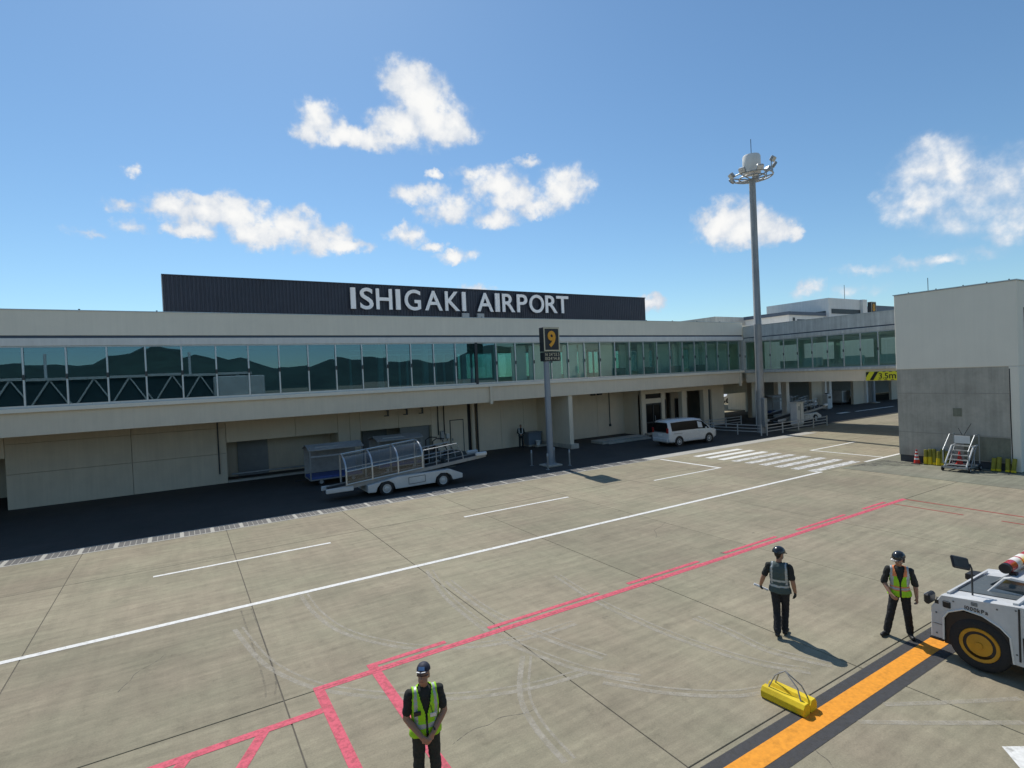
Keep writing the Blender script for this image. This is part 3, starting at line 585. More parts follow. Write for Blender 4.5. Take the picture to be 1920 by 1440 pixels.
for a, b in ((35.2, 37.3), (37.9, 40.1)):
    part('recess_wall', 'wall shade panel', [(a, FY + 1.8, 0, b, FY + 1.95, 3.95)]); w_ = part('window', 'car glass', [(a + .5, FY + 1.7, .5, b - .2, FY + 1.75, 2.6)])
    part('frame', 'dark frame', [(a + .45, FY + 1.68, .45, a + .52, FY + 1.76, 2.65), (b - .24, FY + 1.68, .45, b - .16, FY + 1.76, 2.65), (a + .52, FY + 1.68, 2.58, b - .24, FY + 1.76, 2.65), ((a + b) / 2 + .1, FY + 1.68, .5, (a + b) / 2 + .16, FY + 1.76, 2.6)], w_)
part('passage_wall', 'wall shade panel', [(42.7, FY + .4, 0, 42.9, 40, 3.95)]); part('back_wall', 'wall shade panel', [(X0, 39.85, 0, 50.5, 40, 4.7)])
part('passage_pier', 'wall beige', [(49.75, 34.9, 0, 50.35, 35.4, 3.74)]); part('passage_sign', 'dark frame', [(47.0, 38.9, 2.0, 48.3, 38.98, 3.0)])
part('added_back_glazing', 'glass teal', [(9, 39.74, 5.3, 49, 39.76, 7.3)])  # unseen rear glazing, added to let sun brighten the corridor

for k in range(26): part('cap_clip', 'dark frame', [(-33 + k * 2.93, 31.05, 9.205, -32.93 + k * 2.93, 31.13, 9.26)])
# rooftop name wall: ribbed navy cladding with stand-off letters
RS = thing('rooftop_sign_wall', 'dark navy ribbed metal wall on the roof carrying big white airport letters', 'sign wall', (19, 38, 8.95))
cl = MB(); xa, xb, y0 = -.55, 38.4, 37.98; n = int((xb - xa) / .22); st = (xb - xa) / n; pr_ = []
for k in range(n): pr_ += [(xa + k * st, y0), (xa + k * st + st * .55, y0), (xa + k * st + st * .62, y0 + .03), (xa + k * st + st * .93, y0 + .03)]
pr_.append((xb, y0)); q = len(pr_)
cl.add([(x, y, 8.96) for x, y in pr_] + [(x, y, 12.22) for x, y in pr_], [(i, i + 1, q + i + 1, q + i) for i in range(q - 1)])
cl.box(xa, 38.1, 8.96, xb, 38.6, 12.2); cl.build('cladding', 'cladding navy', RS)
MB().box(xa - .04, 37.93, 12.2, xb + .04, 38.66, 12.27).build('coping', 'cladding navy', RS)
MB().box(xa - .05, 37.94, 8.96, xa, 38.64, 12.2).build('corner_trim', 'galvanised', RS)
LX = [(10.3,10.68),(10.97,11.9),(12.1,13.27),(13.52,13.89),(14.2,15.44),(15.76,17.16),(17.39,18.61),(18.79,19.14),(20.12,21.55),(21.71,22.15),(22.39,23.57),(23.77,24.78),(24.98,26.45),(26.59,27.82),(27.75,29.01)]
for ch, (a, b) in zip('ISHIGAKIAIRPORT', LX):
    m = MB(); zb = 10.47 + (a - 10.3) * .004; rd = .05 if ch in 'SGO' else 0
    vs, fs, asp = glyph(ch, .022)
    if ch == 'I': m.box(a + .02, 37.66, zb, b - .02, 37.80, zb + 1.46)
    else: letter(m, ch, (a, 37.73, zb - rd / 2), (1, 0, 0), (0, 0, 1), b - a, 1.46 + rd, .04, .012)
    lo = m.build('letter', 'letter white', RS)
    MB().tube(((a + b) / 2 - .02, 37.75, zb - .55), ((a + b) / 2 - .02, 37.75, zb + .1), .025, n=6).tube(((a + b) / 2, 37.8, zb + .7), ((a + b) / 2, 37.97, zb + .7), .03, n=6).build('bracket', 'dark frame', lo)
for x in (19.0, 20.3): MB().box(x - .22, 37.7, 10.0, x + .38, 37.95, 10.35).build('equipment_box', 'galvanised', RS)

# ================================================================ CONNECTOR WING (at right angles)
Wg = thing('connector_wing', 'raised glazed passage bridging the road at right angles to the terminal, stained white', 'building', (XW, 22, 0))
def wpart(name, mat, bxs, parent=None, bevel=0.): return part(name, mat, bxs, parent or Wg, bevel)
wpart('roof', 'smooth render', [(43.4, 6, 8.4, 49.3, 31.2, 8.6)]); wpart('parapet', 'stained white', [(43.22, 6, 7.83, 43.42, 30.98, 8.80)]); wpart('parapet', 'stained white', [(49.1, 6, 7.8, 49.3, 32.8, 8.8)])
wpart('parapet_cap', 'aluminium', [(43.19, 6, 8.80, 43.46, 30.95, 8.83)])
wpart('recess_band', 'band blue grey', [(43.30, 6, 7.74, 43.4, 30.98, 7.83)]); wpart('fascia_strip', 'stained white', [(43.15, 6, 7.44, 43.42, 30.88, 7.74)], bevel=.01)
wpart('sill_ledge', 'stained white', [(43.06, 6, 4.68, 43.42, 30.82, 4.87)], bevel=.012); wpart('beam', 'wall beige', [(43.2, 6, 3.83, 43.6, 30.78, 4.678)]); wpart('beam', 'wall beige', [(48.9, 6, 3.83, 49.3, 33, 4.678)])
wpart('floor_slab', 'soffit', [(43.6, 6, 4.2, 48.9, 31.2, 4.68)]); wpart('passage_ceiling', 'interior white', [(43.4, 6, 7.46, 49.1, 31.2, 7.6)])
wpart('window_rail', 'aluminium', [(43.2, 6, 4.872, 43.3, 30.9, 4.95)]); wpart('window_rail', 'aluminium', [(43.2, 6, 7.38, 43.3, 30.9, 7.438)])
wp = MB().box(0, 0, 0, .014, 1.14, 2.42).mesh('pane', 'glass clear green'); wm = MB().box(0, -.035, 0, .11, .035, 2.56).mesh('mullion', 'aluminium', bevel=.006)
wb_ = MB().box(-.05, -.04, 0, 0, .04, .2).mesh('mullion_bracket', 'dark frame', bevel=.008); off = Vector((XW, 22, 0))
for k in range(-6, 16):
    y = 15.13 + 1.205 * k - 1.205
    if not 7 < y < 30.9: continue
    link('mullion', wm, Wg, Vector((43.19, y, 4.875)) - off); link('mullion_bracket', wb_, Wg, Vector((43.19, y, 6.05)) - off)
    if y + 1.2 < 31: link('pane', wp, Wg, Vector((43.26, y + .035, 4.95)) - off).rotation_euler = (0, random.gauss(0, .0016), random.gauss(0, .0025))
wpart('corner_post', 'stained white', [(42.95, 30.8, 4.88, 43.45, 31.2, 7.6)])
wpart('far_wall', 'interior white', [(49.0, 6, 4.7, 49.08, 31.2, 5.6), (49.0, 6, 7.1, 49.08, 31.2, 7.46)])
for y in (9.5, 12.7, 16.0, 19.2, 22.4, 25.6, 28.8): wpart('far_window_post', 'interior white', [(48.98, y, 5.6, 49.08, y + .55, 7.1)])
for y in (14.5, 19.0, 21.6, 24.8): wpart('bench', 'interior white', [(44.6, y, 5.1, 44.75, y + 1.5, 5.75)])
for (x, y) in ((43.9, 30.0), (48.2, 30.2), (48.2, 12.5)): wpart('column', 'trim white', [(x, y, 0, x + .5, y + .5, 4.2)], bevel=.03)
hs = wpart('height_sign', 'sign lime', [(43.12, 17.0, 3.86, 43.17, 20.8, 4.5)])
MB().add([(43.115, 20.55, 3.88), (43.115, 20.3, 3.88), (43.115, 19.95, 4.48), (43.115, 20.2, 4.48)], [(0, 1, 2, 3)]).build('stripe', 'sign black', hs); MB().add([(43.115, 20.79, 4.1), (43.115, 20.79, 4.48), (43.115, 20.55, 4.48)], [(0, 1, 2)]).build('stripe', 'sign black', hs)
for k in range(7):
    MB().box(43.112, 19.8 - k * .42, 3.87, 43.118, 20.0 - k * .42, 3.91).build('border_dash', 'sign black', hs); MB().box(43.112, 19.9 - k * .42, 4.45, 43.118, 20.1 - k * .42, 4.49).build('border_dash', 'sign black', hs)
m = MB(); line_of_text(m, '3.5m', (43.115, 19.93, 3.98), (0, -1, 0), (0, 0, 1), .40, .004, gap=.14, bold=.01); m.build('lettering', 'sign black', hs)

# ================================================================ TOWER AT THE RIGHT
TW = thing('bridge_tower', 'tall plain tower block at the right edge, pale render above raw grey concrete', 'building', (32.1, 11.5, 0))
def tpart(name, mat, bxs, bevel=0., parent=None): return part(name, mat, bxs, parent or TW, bevel)
tpart('upper_wall', 'smooth render', [(32.1, 9.1, 4.80, 43, 14.0, 8.66)], .02); tpart('coping', 'aluminium', [(32.06, 9.06, 8.662, 43, 14.04, 8.70)])
tpart('lower_wall', 'raw concrete', [(32.12, 9.45, .36, 43, 13.98, 4.797)]); tpart('corner_pier', 'smooth render', [(32.08, 9.1, .02, 43, 9.447, 4.797)], .01)
tpart('plinth', 'plinth', [(32.16, 9.46, .0, 43, 13.95, .36)])
for z in (1.55, 3.55): tpart('shutter_joint', 'raw concrete joint', [(32.112, 9.46, z, 32.13, 13.97, z + .025)])
tpart('concrete_patch', 'pad concrete', [(32.108, 9.46, .4, 32.125, 11.2, 1.52)]); tpart('concrete_patch', 'pad concrete', [(32.105, 11.25, 2.45, 32.125, 11.6, 2.85)])
tpart('window', 'car glass', [(32.9, 9.07, 4.85, 40, 9.099, 7.45)]); tpart('doorway', 'black metal', [(32.85, 9.07, .0, 40, 9.099, 4.6)])
MB().path([(32.085, 9.42, 4.7), (32.07, 9.42, 2.5), (32.08, 9.4, .6)], .02).build('cable', 'black metal', TW)
for y in (13.4, 12.2, 11.1, 10.2, 9.4): MB().tube((32.3, y, 8.7), (32.3, y, 8.76), .03, n=6).build('roof_fitting', 'dark frame', TW)
MB().tube((33.5, 13.0, 8.7), (33.5, 13.0, 9.5), .015, n=6).build('antenna', 'dark frame', TW)

# ================================================================ MAIN TERMINAL beyond the wing
E_ = thing('main_terminal', 'far main terminal beyond the glazed passage with dark loading bays and white roof boxes', 'building', (75, 36, 0))
def epart(name, mat, bxs, parent=None, bevel=0.): return part(name, mat, bxs, parent or E_, bevel)
epart('upper_wall', 'parapet paint', [(49.32, 33.0, 3.75, 115, 44, 8.9)]); epart('bay_back_wall', 'interior grey', [(58.2, 43.8, 0, 115, 44, 3.75)])
epart('side_wall', 'wall shade panel', [(58.0, 40.0, 0, 58.2, 44, 3.75)]); epart('passage_header', 'wall shade panel', [(50.5, 39.85, 2.25, 55.7, 40.0, 3.74)]); epart('passage_wall', 'wall shade panel', [(55.7, 39.85, 0, 58.0, 40.0, 3.74)])
for a, b in ((54.4, 54.95), (64.3, 64.8), (63.4, 63.75), (72.6, 73.0), (73.9, 74.3), (82, 82.5), (91, 91.5)): epart('column', 'trim white', [(a, 35, 0, b, 35.5, 3.75)], bevel=.02)
for a, b in ((61.2, 63.4), (70.1, 72.6), (79.5, 82)): epart('bay_wall', 'wall shade panel', [(a, 35.3, 0, b, 35.6, 3.74)])
blk = epart('roof_block', 'trim white', [(70, 37.84, 8.9, 78.6, 46.3, 13.35)]); epart('window_band', 'dark frame', [(70.6, 37.8, 11.4, 77.5, 37.835, 12.0)], blk); epart('window_band', 'dark frame', [(69.96, 38.2, 11.2, 69.995, 45.5, 11.75)], blk); epart('end_pier', 'trim white', [(77.6, 37.5, 8.9, 78.7, 37.83, 13.35)], blk)
MB().tube((75.1, 38.5, 13.35), (75.1, 38.5, 15.3), .03, n=6).build('antenna', 'dark frame', blk)
blk = epart('roof_block', 'trim white', [(62, 38.2, 8.9, 69.6, 44, 11.1)]); epart('eave', 'band blue grey', [(61.8, 38.0, 11.1, 69.6, 44.1, 11.5)], blk); epart('vent', 'dark frame', [(62.8, 38.15, 10.2, 63.2, 38.195, 10.8), (63.7, 38.15, 10.2, 66.5, 38.195, 10.6)], blk)
epart('roof_block', 'stained white', [(57.4, 45, 4, 66, 60, 11.6)]); blk = epart('roof_block', 'trim white', [(86, 40, 8.9, 100, 50, 12.1)]); epart('eave', 'band blue grey', [(85.8, 39.8, 12.1, 100, 50, 13.1)], blk)
MB().tube((92, 39.5, 13.1), (92, 39.5, 14.6), .05, n=6).tube((91.7, 39.5, 13.8), (92.3, 39.5, 13.8), .05, n=6).build('antenna', 'dark frame', blk)
# dark boarding-bridge tunnel behind the camera (mirrored in the left windows)
BB = thing('boarding_bridge', 'white trussed boarding bridge tunnel mirrored in the left terminal windows', 'boarding bridge', (-4, -4.5, 0))
MB().box(-24, -6, 4.0, 7, -3.05, 4.25).build('floor', 'rail paint', BB); MB().box(-24, -6, 6.85, 7, -3.0, 7.1).build('roof', 'rail paint', BB); MB().box(-24, -5.9, 4.25, 7, -3.25, 6.85).build('tunnel', 'tug glass', BB)
for k in range(10):
    x = -24 + k * 3.1; MB().tube((x, -3.12, 4.2), (x + 1.55, -3.12, 6.9), .09, n=8).tube((x + 1.55, -3.12, 6.9), (x + 3.1, -3.12, 4.2), .07, n=8).build('truss', 'rail paint', BB)
MB().box(3.5, -6.4, 3.6, 8.2, -2.6, 6.7).build('cab', 'rail paint', BB, bevel=.1)
for x in (-10, 2): MB().tube((x, -4.5, 0), (x, -4.5, 4.1), .35, n=14).tube((x - .5, -4.5, 7.1), (x - .5, -4.5, 9.4), .12, n=8).build('support', 'white paint metal', BB)

# ================================================================ STREET FURNITURE
def stand_sign(name, label, loc, digit, coords, zb):
    """square-post stand sign: number box on top, coordinate plate under it"""
    t = thing(name, label, 'sign', loc); x, y, _ = loc
    MB().tube((x, y, .1), (x, y, zb - .5), .20, .17, n=12).build('post', 'post grey', t, smooth=True)
    MB().box(x - .5, y - .5, 0, x + .5, y + .5, .1).build('base_slab', 'raw concrete', t, bevel=.02)
    MB().box(x - .26, y - .26, .1, x + .26, y + .26, .16).box(x - .22, y - .03, .16, x + .22, y + .03, .5).box(x - .03, y - .22, .16, x + .03, y + .22, .5).build('base_plate', 'post grey', t)
    hd = MB().box(x - .28, y - .22, zb, x + .88, y + .22, zb + 1.42).build('number_box', 'sign black', t, bevel=.02)
    fr = MB(); a, b, c, d = x - .26, x + .86, zb + .02, zb + 1.40; f = y - .235
    for q in ((a, c, b, c + .07), (a, d - .07, b, d), (a, c + .07, a + .07, d - .07), (b - .07, c + .07, b, d - .07)): fr.box(q[0], f, q[1], q[2], y - .221, q[3])
    fr.build('face_frame', 'sign cream', hd)
    m = MB(); letter(m, digit, (x + .02, f + .005, zb + .25), (1, 0, 0), (0, 0, 1), .56, .95, .012, .035); m.build('digit', 'sign yellow', hd)
    if coords:
        pl = MB().box(x - .28, y - .2, zb - .56, x + .92, y + .2, zb - .03).build('coordinate_plate', 'sign black', t, bevel=.015)
        for k, s in enumerate(coords):
            m = MB(); line_of_text(m, s, (x - .18, y - .205, zb - .26 - .235 * k), (1, 0, 0), (0, 0, 1), .17, .006, gap=.2, bold=.005, width=1.0); m.build('coordinate_text', 'sign cream', pl)
    return t
stand_sign('stand_sign', 'tall grey post with a black box showing a yellow 9 at the road edge', (18.42, 26.3, 0), '9', ('N 24°23.5', 'E124°14.8'), 6.70)
stand_sign('stand_sign', 'dark box with number 8 on its post beyond the passage roof', (73.2, 34.5, 0), '8', None, 11.05)
bl = MB().lathe([(.052, 0), (.052, .72), (.056, .73), (.056, .78), (.05, .79), (.05, .9), (.03, .93), (.001, .935)], n=14)
bm_ = bl.mesh('bollard', 'galvanised', smooth=True)
for (x, y), s in zip(((17.65, 27.15), (17.55, 25.35), (19.28, 25.6), (19.3, 27.15)), ('left rear', 'left front', 'right front', 'right rear')):
    t = thing('bollard', 'slim grey bollard at the %s corner round the number 9 post' % s, 'bollard', (x, y, 0), group='bollards round the sign post')
    link('post', bm_, t); MB().box(-.09, -.09, 0, .09, .09, .015).build('foot_plate', 'galvanised', t, world=False)

# floodlight mast
ML = thing('floodlight_mast', 'very tall grey lighting mast with a ring of floodlights, beside the white rails', 'lamp mast', (39.0, 26.6, 0))
mx_, my_ = 39.0, 26.6
MB().lathe([(.32, 0), (.32, 2.6), (.295, 2.62), (.275, 8.5), (.285, 8.5), (.285, 8.56), (.27, 8.58), (.235, 19.9)], (mx_, my_, 0), n=20).build('pole', 'mast grey', ML, smooth=True)
MB().box(mx_ - .28, my_ - .5, .5, mx_ + .08, my_ - .24, 2.75).build('control_box', 'galvanised', ML, bevel=.02)
MB().lathe([(.62, 20.3), (.66, 20.35), (.66, 21.6), (.6, 21.72), (.001, 21.75)], (mx_, my_, 0), n=24).build('drum_housing', 'trim white', ML, smooth=True)
MB().tube((mx_, my_, 21.8), (mx_, my_, 23.0), .025, n=6).build('lightning_rod', 'dark frame', ML)
rg = MB(); pts = [(mx_ + 1.5 * math.cos(t * math.pi / 12), my_ + 1.5 * math.sin(t * math.pi / 12), 20.08) for t in range(25)]
rg.path(pts, .06); rg.path([(mx_ + .95 * math.cos(t * math.pi / 12), my_ + .95 * math.sin(t * math.pi / 12), 19.98) for t in range(25)], .06)
for t in range(8):
    a = t * math.pi / 4; rg.tube((mx_ + .2 * math.cos(a), my_ + .2 * math.sin(a), 19.85), (mx_ + 1.5 * math.cos(a), my_ + 1.5 * math.sin(a), 20.1), .05)
rg.build('ring_frame', 'galvanised', ML)
for a, z in ((-10, 20.75), (-45, 20.7), (-80, 20.85), (25, 20.5), (190, 20.15), (235, 20.15), (150, 20.1), (100, 20.1)):
    t = math.radians(a); c = Vector((mx_ + 1.5 * math.cos(t), my_ + 1.5 * math.sin(t), z)); R = Matrix.Rotation(t, 3, 'Z') @ Matrix.Rotation(math.radians(35), 3, 'Y')
    f = MB().obox(c + Vector((.12 * math.cos(t), .12 * math.sin(t), .12)), (.24, .52, .38), R).build('floodlight', 'galvanised', ML, bevel=.06)
    MB().obox(c + R @ Vector((.125, 0, 0)) + Vector((.12 * math.cos(t), .12 * math.sin(t), .12)), (.02, .46, .32), R).build('lens', 'aluminium', f)
    MB().tube((c.x, c.y, 20.12), c, .04, n=6).build('bracket', 'galvanised', f)

# white pipe rails round the mast
def rail_run(pts, label):
    t = thing('pipe_rail', label, 'railing', (pts[0][0], pts[0][1], 0), group='white pipe rails round the mast')
    for (x, y) in pts: MB().tube((x, y, 0), (x, y, .86), .05, n=10).build('rail_post', 'rail paint', t, smooth=True)
    for z in (.3, .54, .78): MB().path([(x, y, z) for x, y in pts], .032, n=8).build('rail', 'rail paint', t, smooth=True)
rail_run([(37.75, 25.3), (39.8, 25.35), (42.0, 25.4), (44.1, 25.4), (46.2, 25.45)], 'low white pipe rail in front of the grey cabinet')
rail_run([(37.35, 25.5), (37.0, 27.3), (36.7, 29.3), (36.5, 31.2)], 'low white pipe rail between the mast and the parked van')
rail_run([(36.6, 31.4), (38.8, 31.4), (41, 31.4), (43.1, 31.4)], 'low white pipe rail behind the mast, in front of the entrance')
cb = thing('control_cabinet', 'grey steel control cabinet standing behind the white rail', 'cabinet', (45.0, 27.3, 0))
MB().box(44.5, 27.0, .15, 45.5, 27.6, 1.98).build('body', 'trim white', cb, bevel=.02); MB().box(44.43, 26.92, 1.982, 45.57, 27.68, 2.04).build('cap', 'trim white', cb, bevel=.01)
MB().box(44.7, 26.985, 1.35, 44.92, 26.998, 1.7).build('notice', 'galvanised', cb); MB().box(44.55, 27.05, 0, 45.45, 27.55, .15).build('base', 'raw concrete', cb); MB().box(45.0, 26.98, .25, 45.02, 26.998, 1.9).build('door_gap', 'dark frame', cb)

# ================================================================ MINIVAN
def minivan(label, loc, rz, group=None):
    """x forward, y left; origin on the ground under the middle"""
    t = thing('minivan', label, 'van', loc, rz, group)
    # stations: x, floor z, belt z, belt half width, roof z, roof half width
    st = [(-2.34, .42, .98, .80, 1.02, .70), (-2.30, .30, 1.02, .83, 1.70, .66), (-2.05, .26, 1.04, .85, 1.80, .68), (-1.0, .24, 1.05, .855, 1.84, .70), (.3, .24, 1.04, .855, 1.83, .70), (.95, .24, 1.02, .85, 1.72, .66),
          (1.62, .25, 1.02, .84, 1.10, .72), (2.0, .28, .93, .81, .97, .66), (2.26, .34, .78, .73, .84, .58), (2.36, .42, .66, .62, .68, .5)]
    rings = []
    for x, zf, zb, wb, zr, wr in st:
        zm = zf + (zb - zf) * .45
        half = [(x, wb * .86, zf), (x, wb * .985, zf + .07), (x, wb * 1.005, zm), (x, wb, zb), (x, wr + (wb - wr) * .10, zr - (zr - zb) * .16), (x, wr * .80, zr)]
        rings.append([(a, b, c) for a, b, c in half] + [(a, -b, c) for a, b, c in half[::-1]])
    MB().loft(rings).build('body', 'car white', t, smooth=True, world=False)
    def side(s):
        g = MB()
        def P(x, k):  # point on the cabin side, k from belt 0 to roof 1
            i = max(j for j in range(len(st) - 1) if st[j][0] <= x); a, b = st[i], st[i + 1]; u = (x - a[0]) / (b[0] - a[0])
            zb, wb, zr, wr = (a[q] + (b[q] - a[q]) * u for q in (2, 3, 4, 5)); zt = zr - (zr - zb) * .16; wt = wr + (wb - wr) * .10
            return (x, s * (wb + (wt - wb) * k + .008), zb + (zt - zb) * k)
        X_ = [-2.05, -1.6, -1.0, -.4, .3, .95]; n = len(X_)
        g.add([P(x, .05) for x in X_] + [P(x, .95) for x in X_], [(i, i + 1, n + i + 1, n + i) for i in range(n - 1)])
        g.add([P(.95, .05), P(1.52, .05), P(.95, .95)], [(0, 1, 2)]); return g
    for s in (1, -1): side(s).build('side_window', 'car glass', t, world=False)
    MB().add([(-2.345, -.76, 1.04), (-2.345, .76, 1.04), (-2.315, .66, 1.66), (-2.315, -.66, 1.66)], [(0, 1, 2, 3)]).build('rear_window', 'car glass', t, world=False)
    MB().add([(1.62, -.70, 1.085), (1.62, .70, 1.085), (.99, .60, 1.715), (.99, -.60, 1.715)], [(0, 1, 2, 3)]).build('windscreen', 'car glass', t, world=False)
    for x in (-1.42, 1.42):
        for s in (1, -1):
            MB().lathe([(.385, s * .80), (.385, s * .868), (.001, s * .868)], (x, 0, .34), 'y', 24).build('wheel_arch', 'black metal', t, world=False)
            wheel(t, (x, s * .775, .32), 'y', .32, .21, 'rim steel', .66, s)
    for s in (1, -1):
        MB().box(-2.385, s * .62, .95, -2.30, s * .80, 1.30).build('tail_lamp', 'lamp red', t, bevel=.02, world=False); MB().box(2.12, s * .48, .78, 2.27, s * .72, .90).build('headlight', 'trim white', t, bevel=.03, world=False)
        MB().box(1.02, s * .86, 1.05, 1.13, s * .99, 1.16).build('wing_mirror', 'car white', t, bevel=.03, world=False)
        MB().box(-.02, s * .858, .93, .16, s * .885, .96).box(.22, s * .858, .93, .4, s * .885, .96).build('door_handle', 'car white', t, world=False); MB().box(-1.9, s * .858, .88, -1.1, s * .872, .90).build('slide_rail', 'dark frame', t, world=False)
    MB().box(-2.42, -.74, .34, -2.32, .74, .60).build('bumper', 'car white', t, bevel=.04, world=False); MB().box(-2.36, -.2, .74, -2.345, .2, .9).build('number_plate', 'trim white', t, world=False)
    MB().box(-2.36, -.72, .985, -2.325, .72, 1.03).build('rear_garnish', 'dark frame', t, world=False)
    return t
van = minivan('white minivan parked in the shade in front of the entrance', (30.75, 27.0, 0), math.radians(-4))
dup(van, (69.6, 51.5, 0), math.radians(150), 'white van in the sun seen through the dark passage under the building')

# ================================================================ BELT LOADERS
def belt_loader(label, loc, rz, canopy):
    """x along the belt (low end at -x); origin on the ground"""
    t = thing('belt_loader', label, 'belt loader', loc, rz)
    ch = MB().prism([(-2.5, .22), (-2.12, .2), (-2.05, .4), (-1.85, .62), (-1.5, .66), (-1.25, .5), (-1.17, .22), (.88, .24), (.95, .5), (1.2, .68), (1.55, .64), (1.75, .5), (1.85, .26), (2.4, .3), (2.4, .52), (1.7, .82), (.7, .80), (-1.0, .80), (-2.5, .56)], 'y', 0.0, 1.75)
    ch.build('chassis', 'white paint metal', t, bevel=.015, world=False)
    MB().prism([(-.5, .36), (.35, .38), (.35, .7), (-.5, .68)], 'y', -.012, -.002).build('locker_door', 'white paint metal', t, world=False)
    fr = MB()
    for a, b in (((-.5, .36), (.35, .38)), ((.35, .38), (.35, .7)), ((.35, .7), (-.5, .68)), ((-.5, .68), (-.5, .36))): fr.tube((a[0], -.012, a[1]), (b[0], -.012, b[1]), .012, n=5)
    fr.build('locker_seal', 'dark frame', t, world=False)
    for x in (-1.62, 1.28):
        for y, s in ((.02, -1), (1.73, 1)): wheel(t, (x, y, .32), 'y', .34, .22, 'rim steel', .62, s)
    zc = lambda x: .62 + (x + 4.15) * .088
    bt = MB().prism([(-4.15, zc(-4.15) - .2), (-3.7, zc(-3.7) - .2), (3.6, zc(3.6) - .18), (4.0, zc(4.0) - .16), (4.0, zc(4.0) - .02), (-4.15, zc(-4.15) - .02)], 'y', .25, .33); bt.prism([(-4.15, zc(-4.15) - .2), (-3.7, zc(-3.7) - .2), (3.6, zc(3.6) - .18), (4.0, zc(4.0) - .16), (4.0, zc(4.0) - .02), (-4.15, zc(-4.15) - .02)], 'y', 1.12, 1.2)
    bt.build('side_beam', 'cart metal', t, world=False)
    MB().prism([(-4.1, zc(-4.1) - .15), (3.95, zc(3.95) - .15), (3.95, zc(3.95) - .06), (-4.1, zc(-4.1) - .06)], 'y', .34, 1.11).build('belt', 'rubber', t, world=False)
    for y in (.2, 1.15): MB().box(-4.35, y, .40, -3.1, y + .1, .62).build('bumper_arm', 'white paint metal', t, bevel=.03, world=False)
    MB().box(3.3, .12, zc(3.5) - .05, 3.95, .3, zc(3.5) + .16).box(3.3, 1.14, zc(3.5) - .05, 3.95, 1.32, zc(3.5) + .16).build('end_guard', 'white paint metal', t, bevel=.05, world=False)
    MB().tube((4.0, .25, zc(4.0) - .1), (4.0, 1.2, zc(4.0) - .1), .09, n=12).build('end_roller', 'rubber', t, world=False)
    r = MB(); hx = [(.45, 0), (1.3, 0), (2.3, 0), (2.75, -.1)]
    for y in (.26, 1.2):
        r.path([(.42, y, zc(.42) + .85), (2.25, y, zc(2.25) + .85), (2.55, y, zc(2.5) + .3), (2.6, y, zc(2.6))], .028)
        r.path([(.42, y, zc(.42) + .42), (2.4, y, zc(2.4) + .42)], .024)
        for x in (.42, 1.1, 1.75): r.tube((x, y, zc(x) - .02), (x, y, zc(x) + .85), .026, n=8)
    r.build('hand_rail', 'galvanised', t, smooth=True, world=False)
    if canopy:
        xs_ = [-3.42, -2.2, -.93, .33]
        def arc(x):
            z0 = zc(x); p = [(x, .2, z0), (x, .2, z0 + .62)]
            for k in range(1, 9): a = k / 8 * math.pi / 2; p.append((x, .2 + 1.0 * (1 - math.cos(a)), z0 + .62 + .72 * math.sin(a)))
            return p + [(x, 1.25, z0 + 1.2), (x, 1.25, z0)]
        for x in xs_: MB().path(arc(x), .045).build('hoop', 'aluminium', t, smooth=True, world=False)
        for a, b in zip(xs_, xs_[1:]):
            pa, pb = arc(a)[:10], arc(b)[:10]; n = len(pa)
            g1 = MB().add(pa[:2] + pb[:2], [(0, 2, 3, 1)]); g1.build('side_panel', 'acrylic smoke', t, world=False)
            g2 = MB().add(pa[1:] + pb[1:], [(i, i + n - 1, i + n, i + 1) for i in range(n - 2)]); g2.build('roof_panel', 'acrylic smoke', t, smooth=True, world=False)
            MB().tube(pa[1], pb[1], .03).tube(pa[9], pb[9], .03).tube((a, .2, zc(a) + .03), (b, .2, zc(b) + .03), .03).build('canopy_bar', 'aluminium', t, world=False)
            MB().tube((a, 1.25, zc(a) + .6), (b, 1.25, zc(b) + .6), .025).build('canopy_bar', 'aluminium', t, world=False)
    MB().box(1.6, .35, .82, 2.2, .95, .9).box(1.6, .4, .9, 1.7, .9, 1.3).build('driver_seat', 'tractor dark', t, bevel=.02, world=False)
    return t
belt_loader('white belt loader with a clear hooped canopy parked at the drain edge', (9.8, 25.3, 0), 0, True)
belt_loader('white belt loader without canopy in the shade behind the grey cabinet', (47.6, 27.9, 0), math.radians(3), False)
belt_loader('white belt loader deep under the passage, behind the other bare loader', (51.5, 31.0, 0), math.radians(5), False)

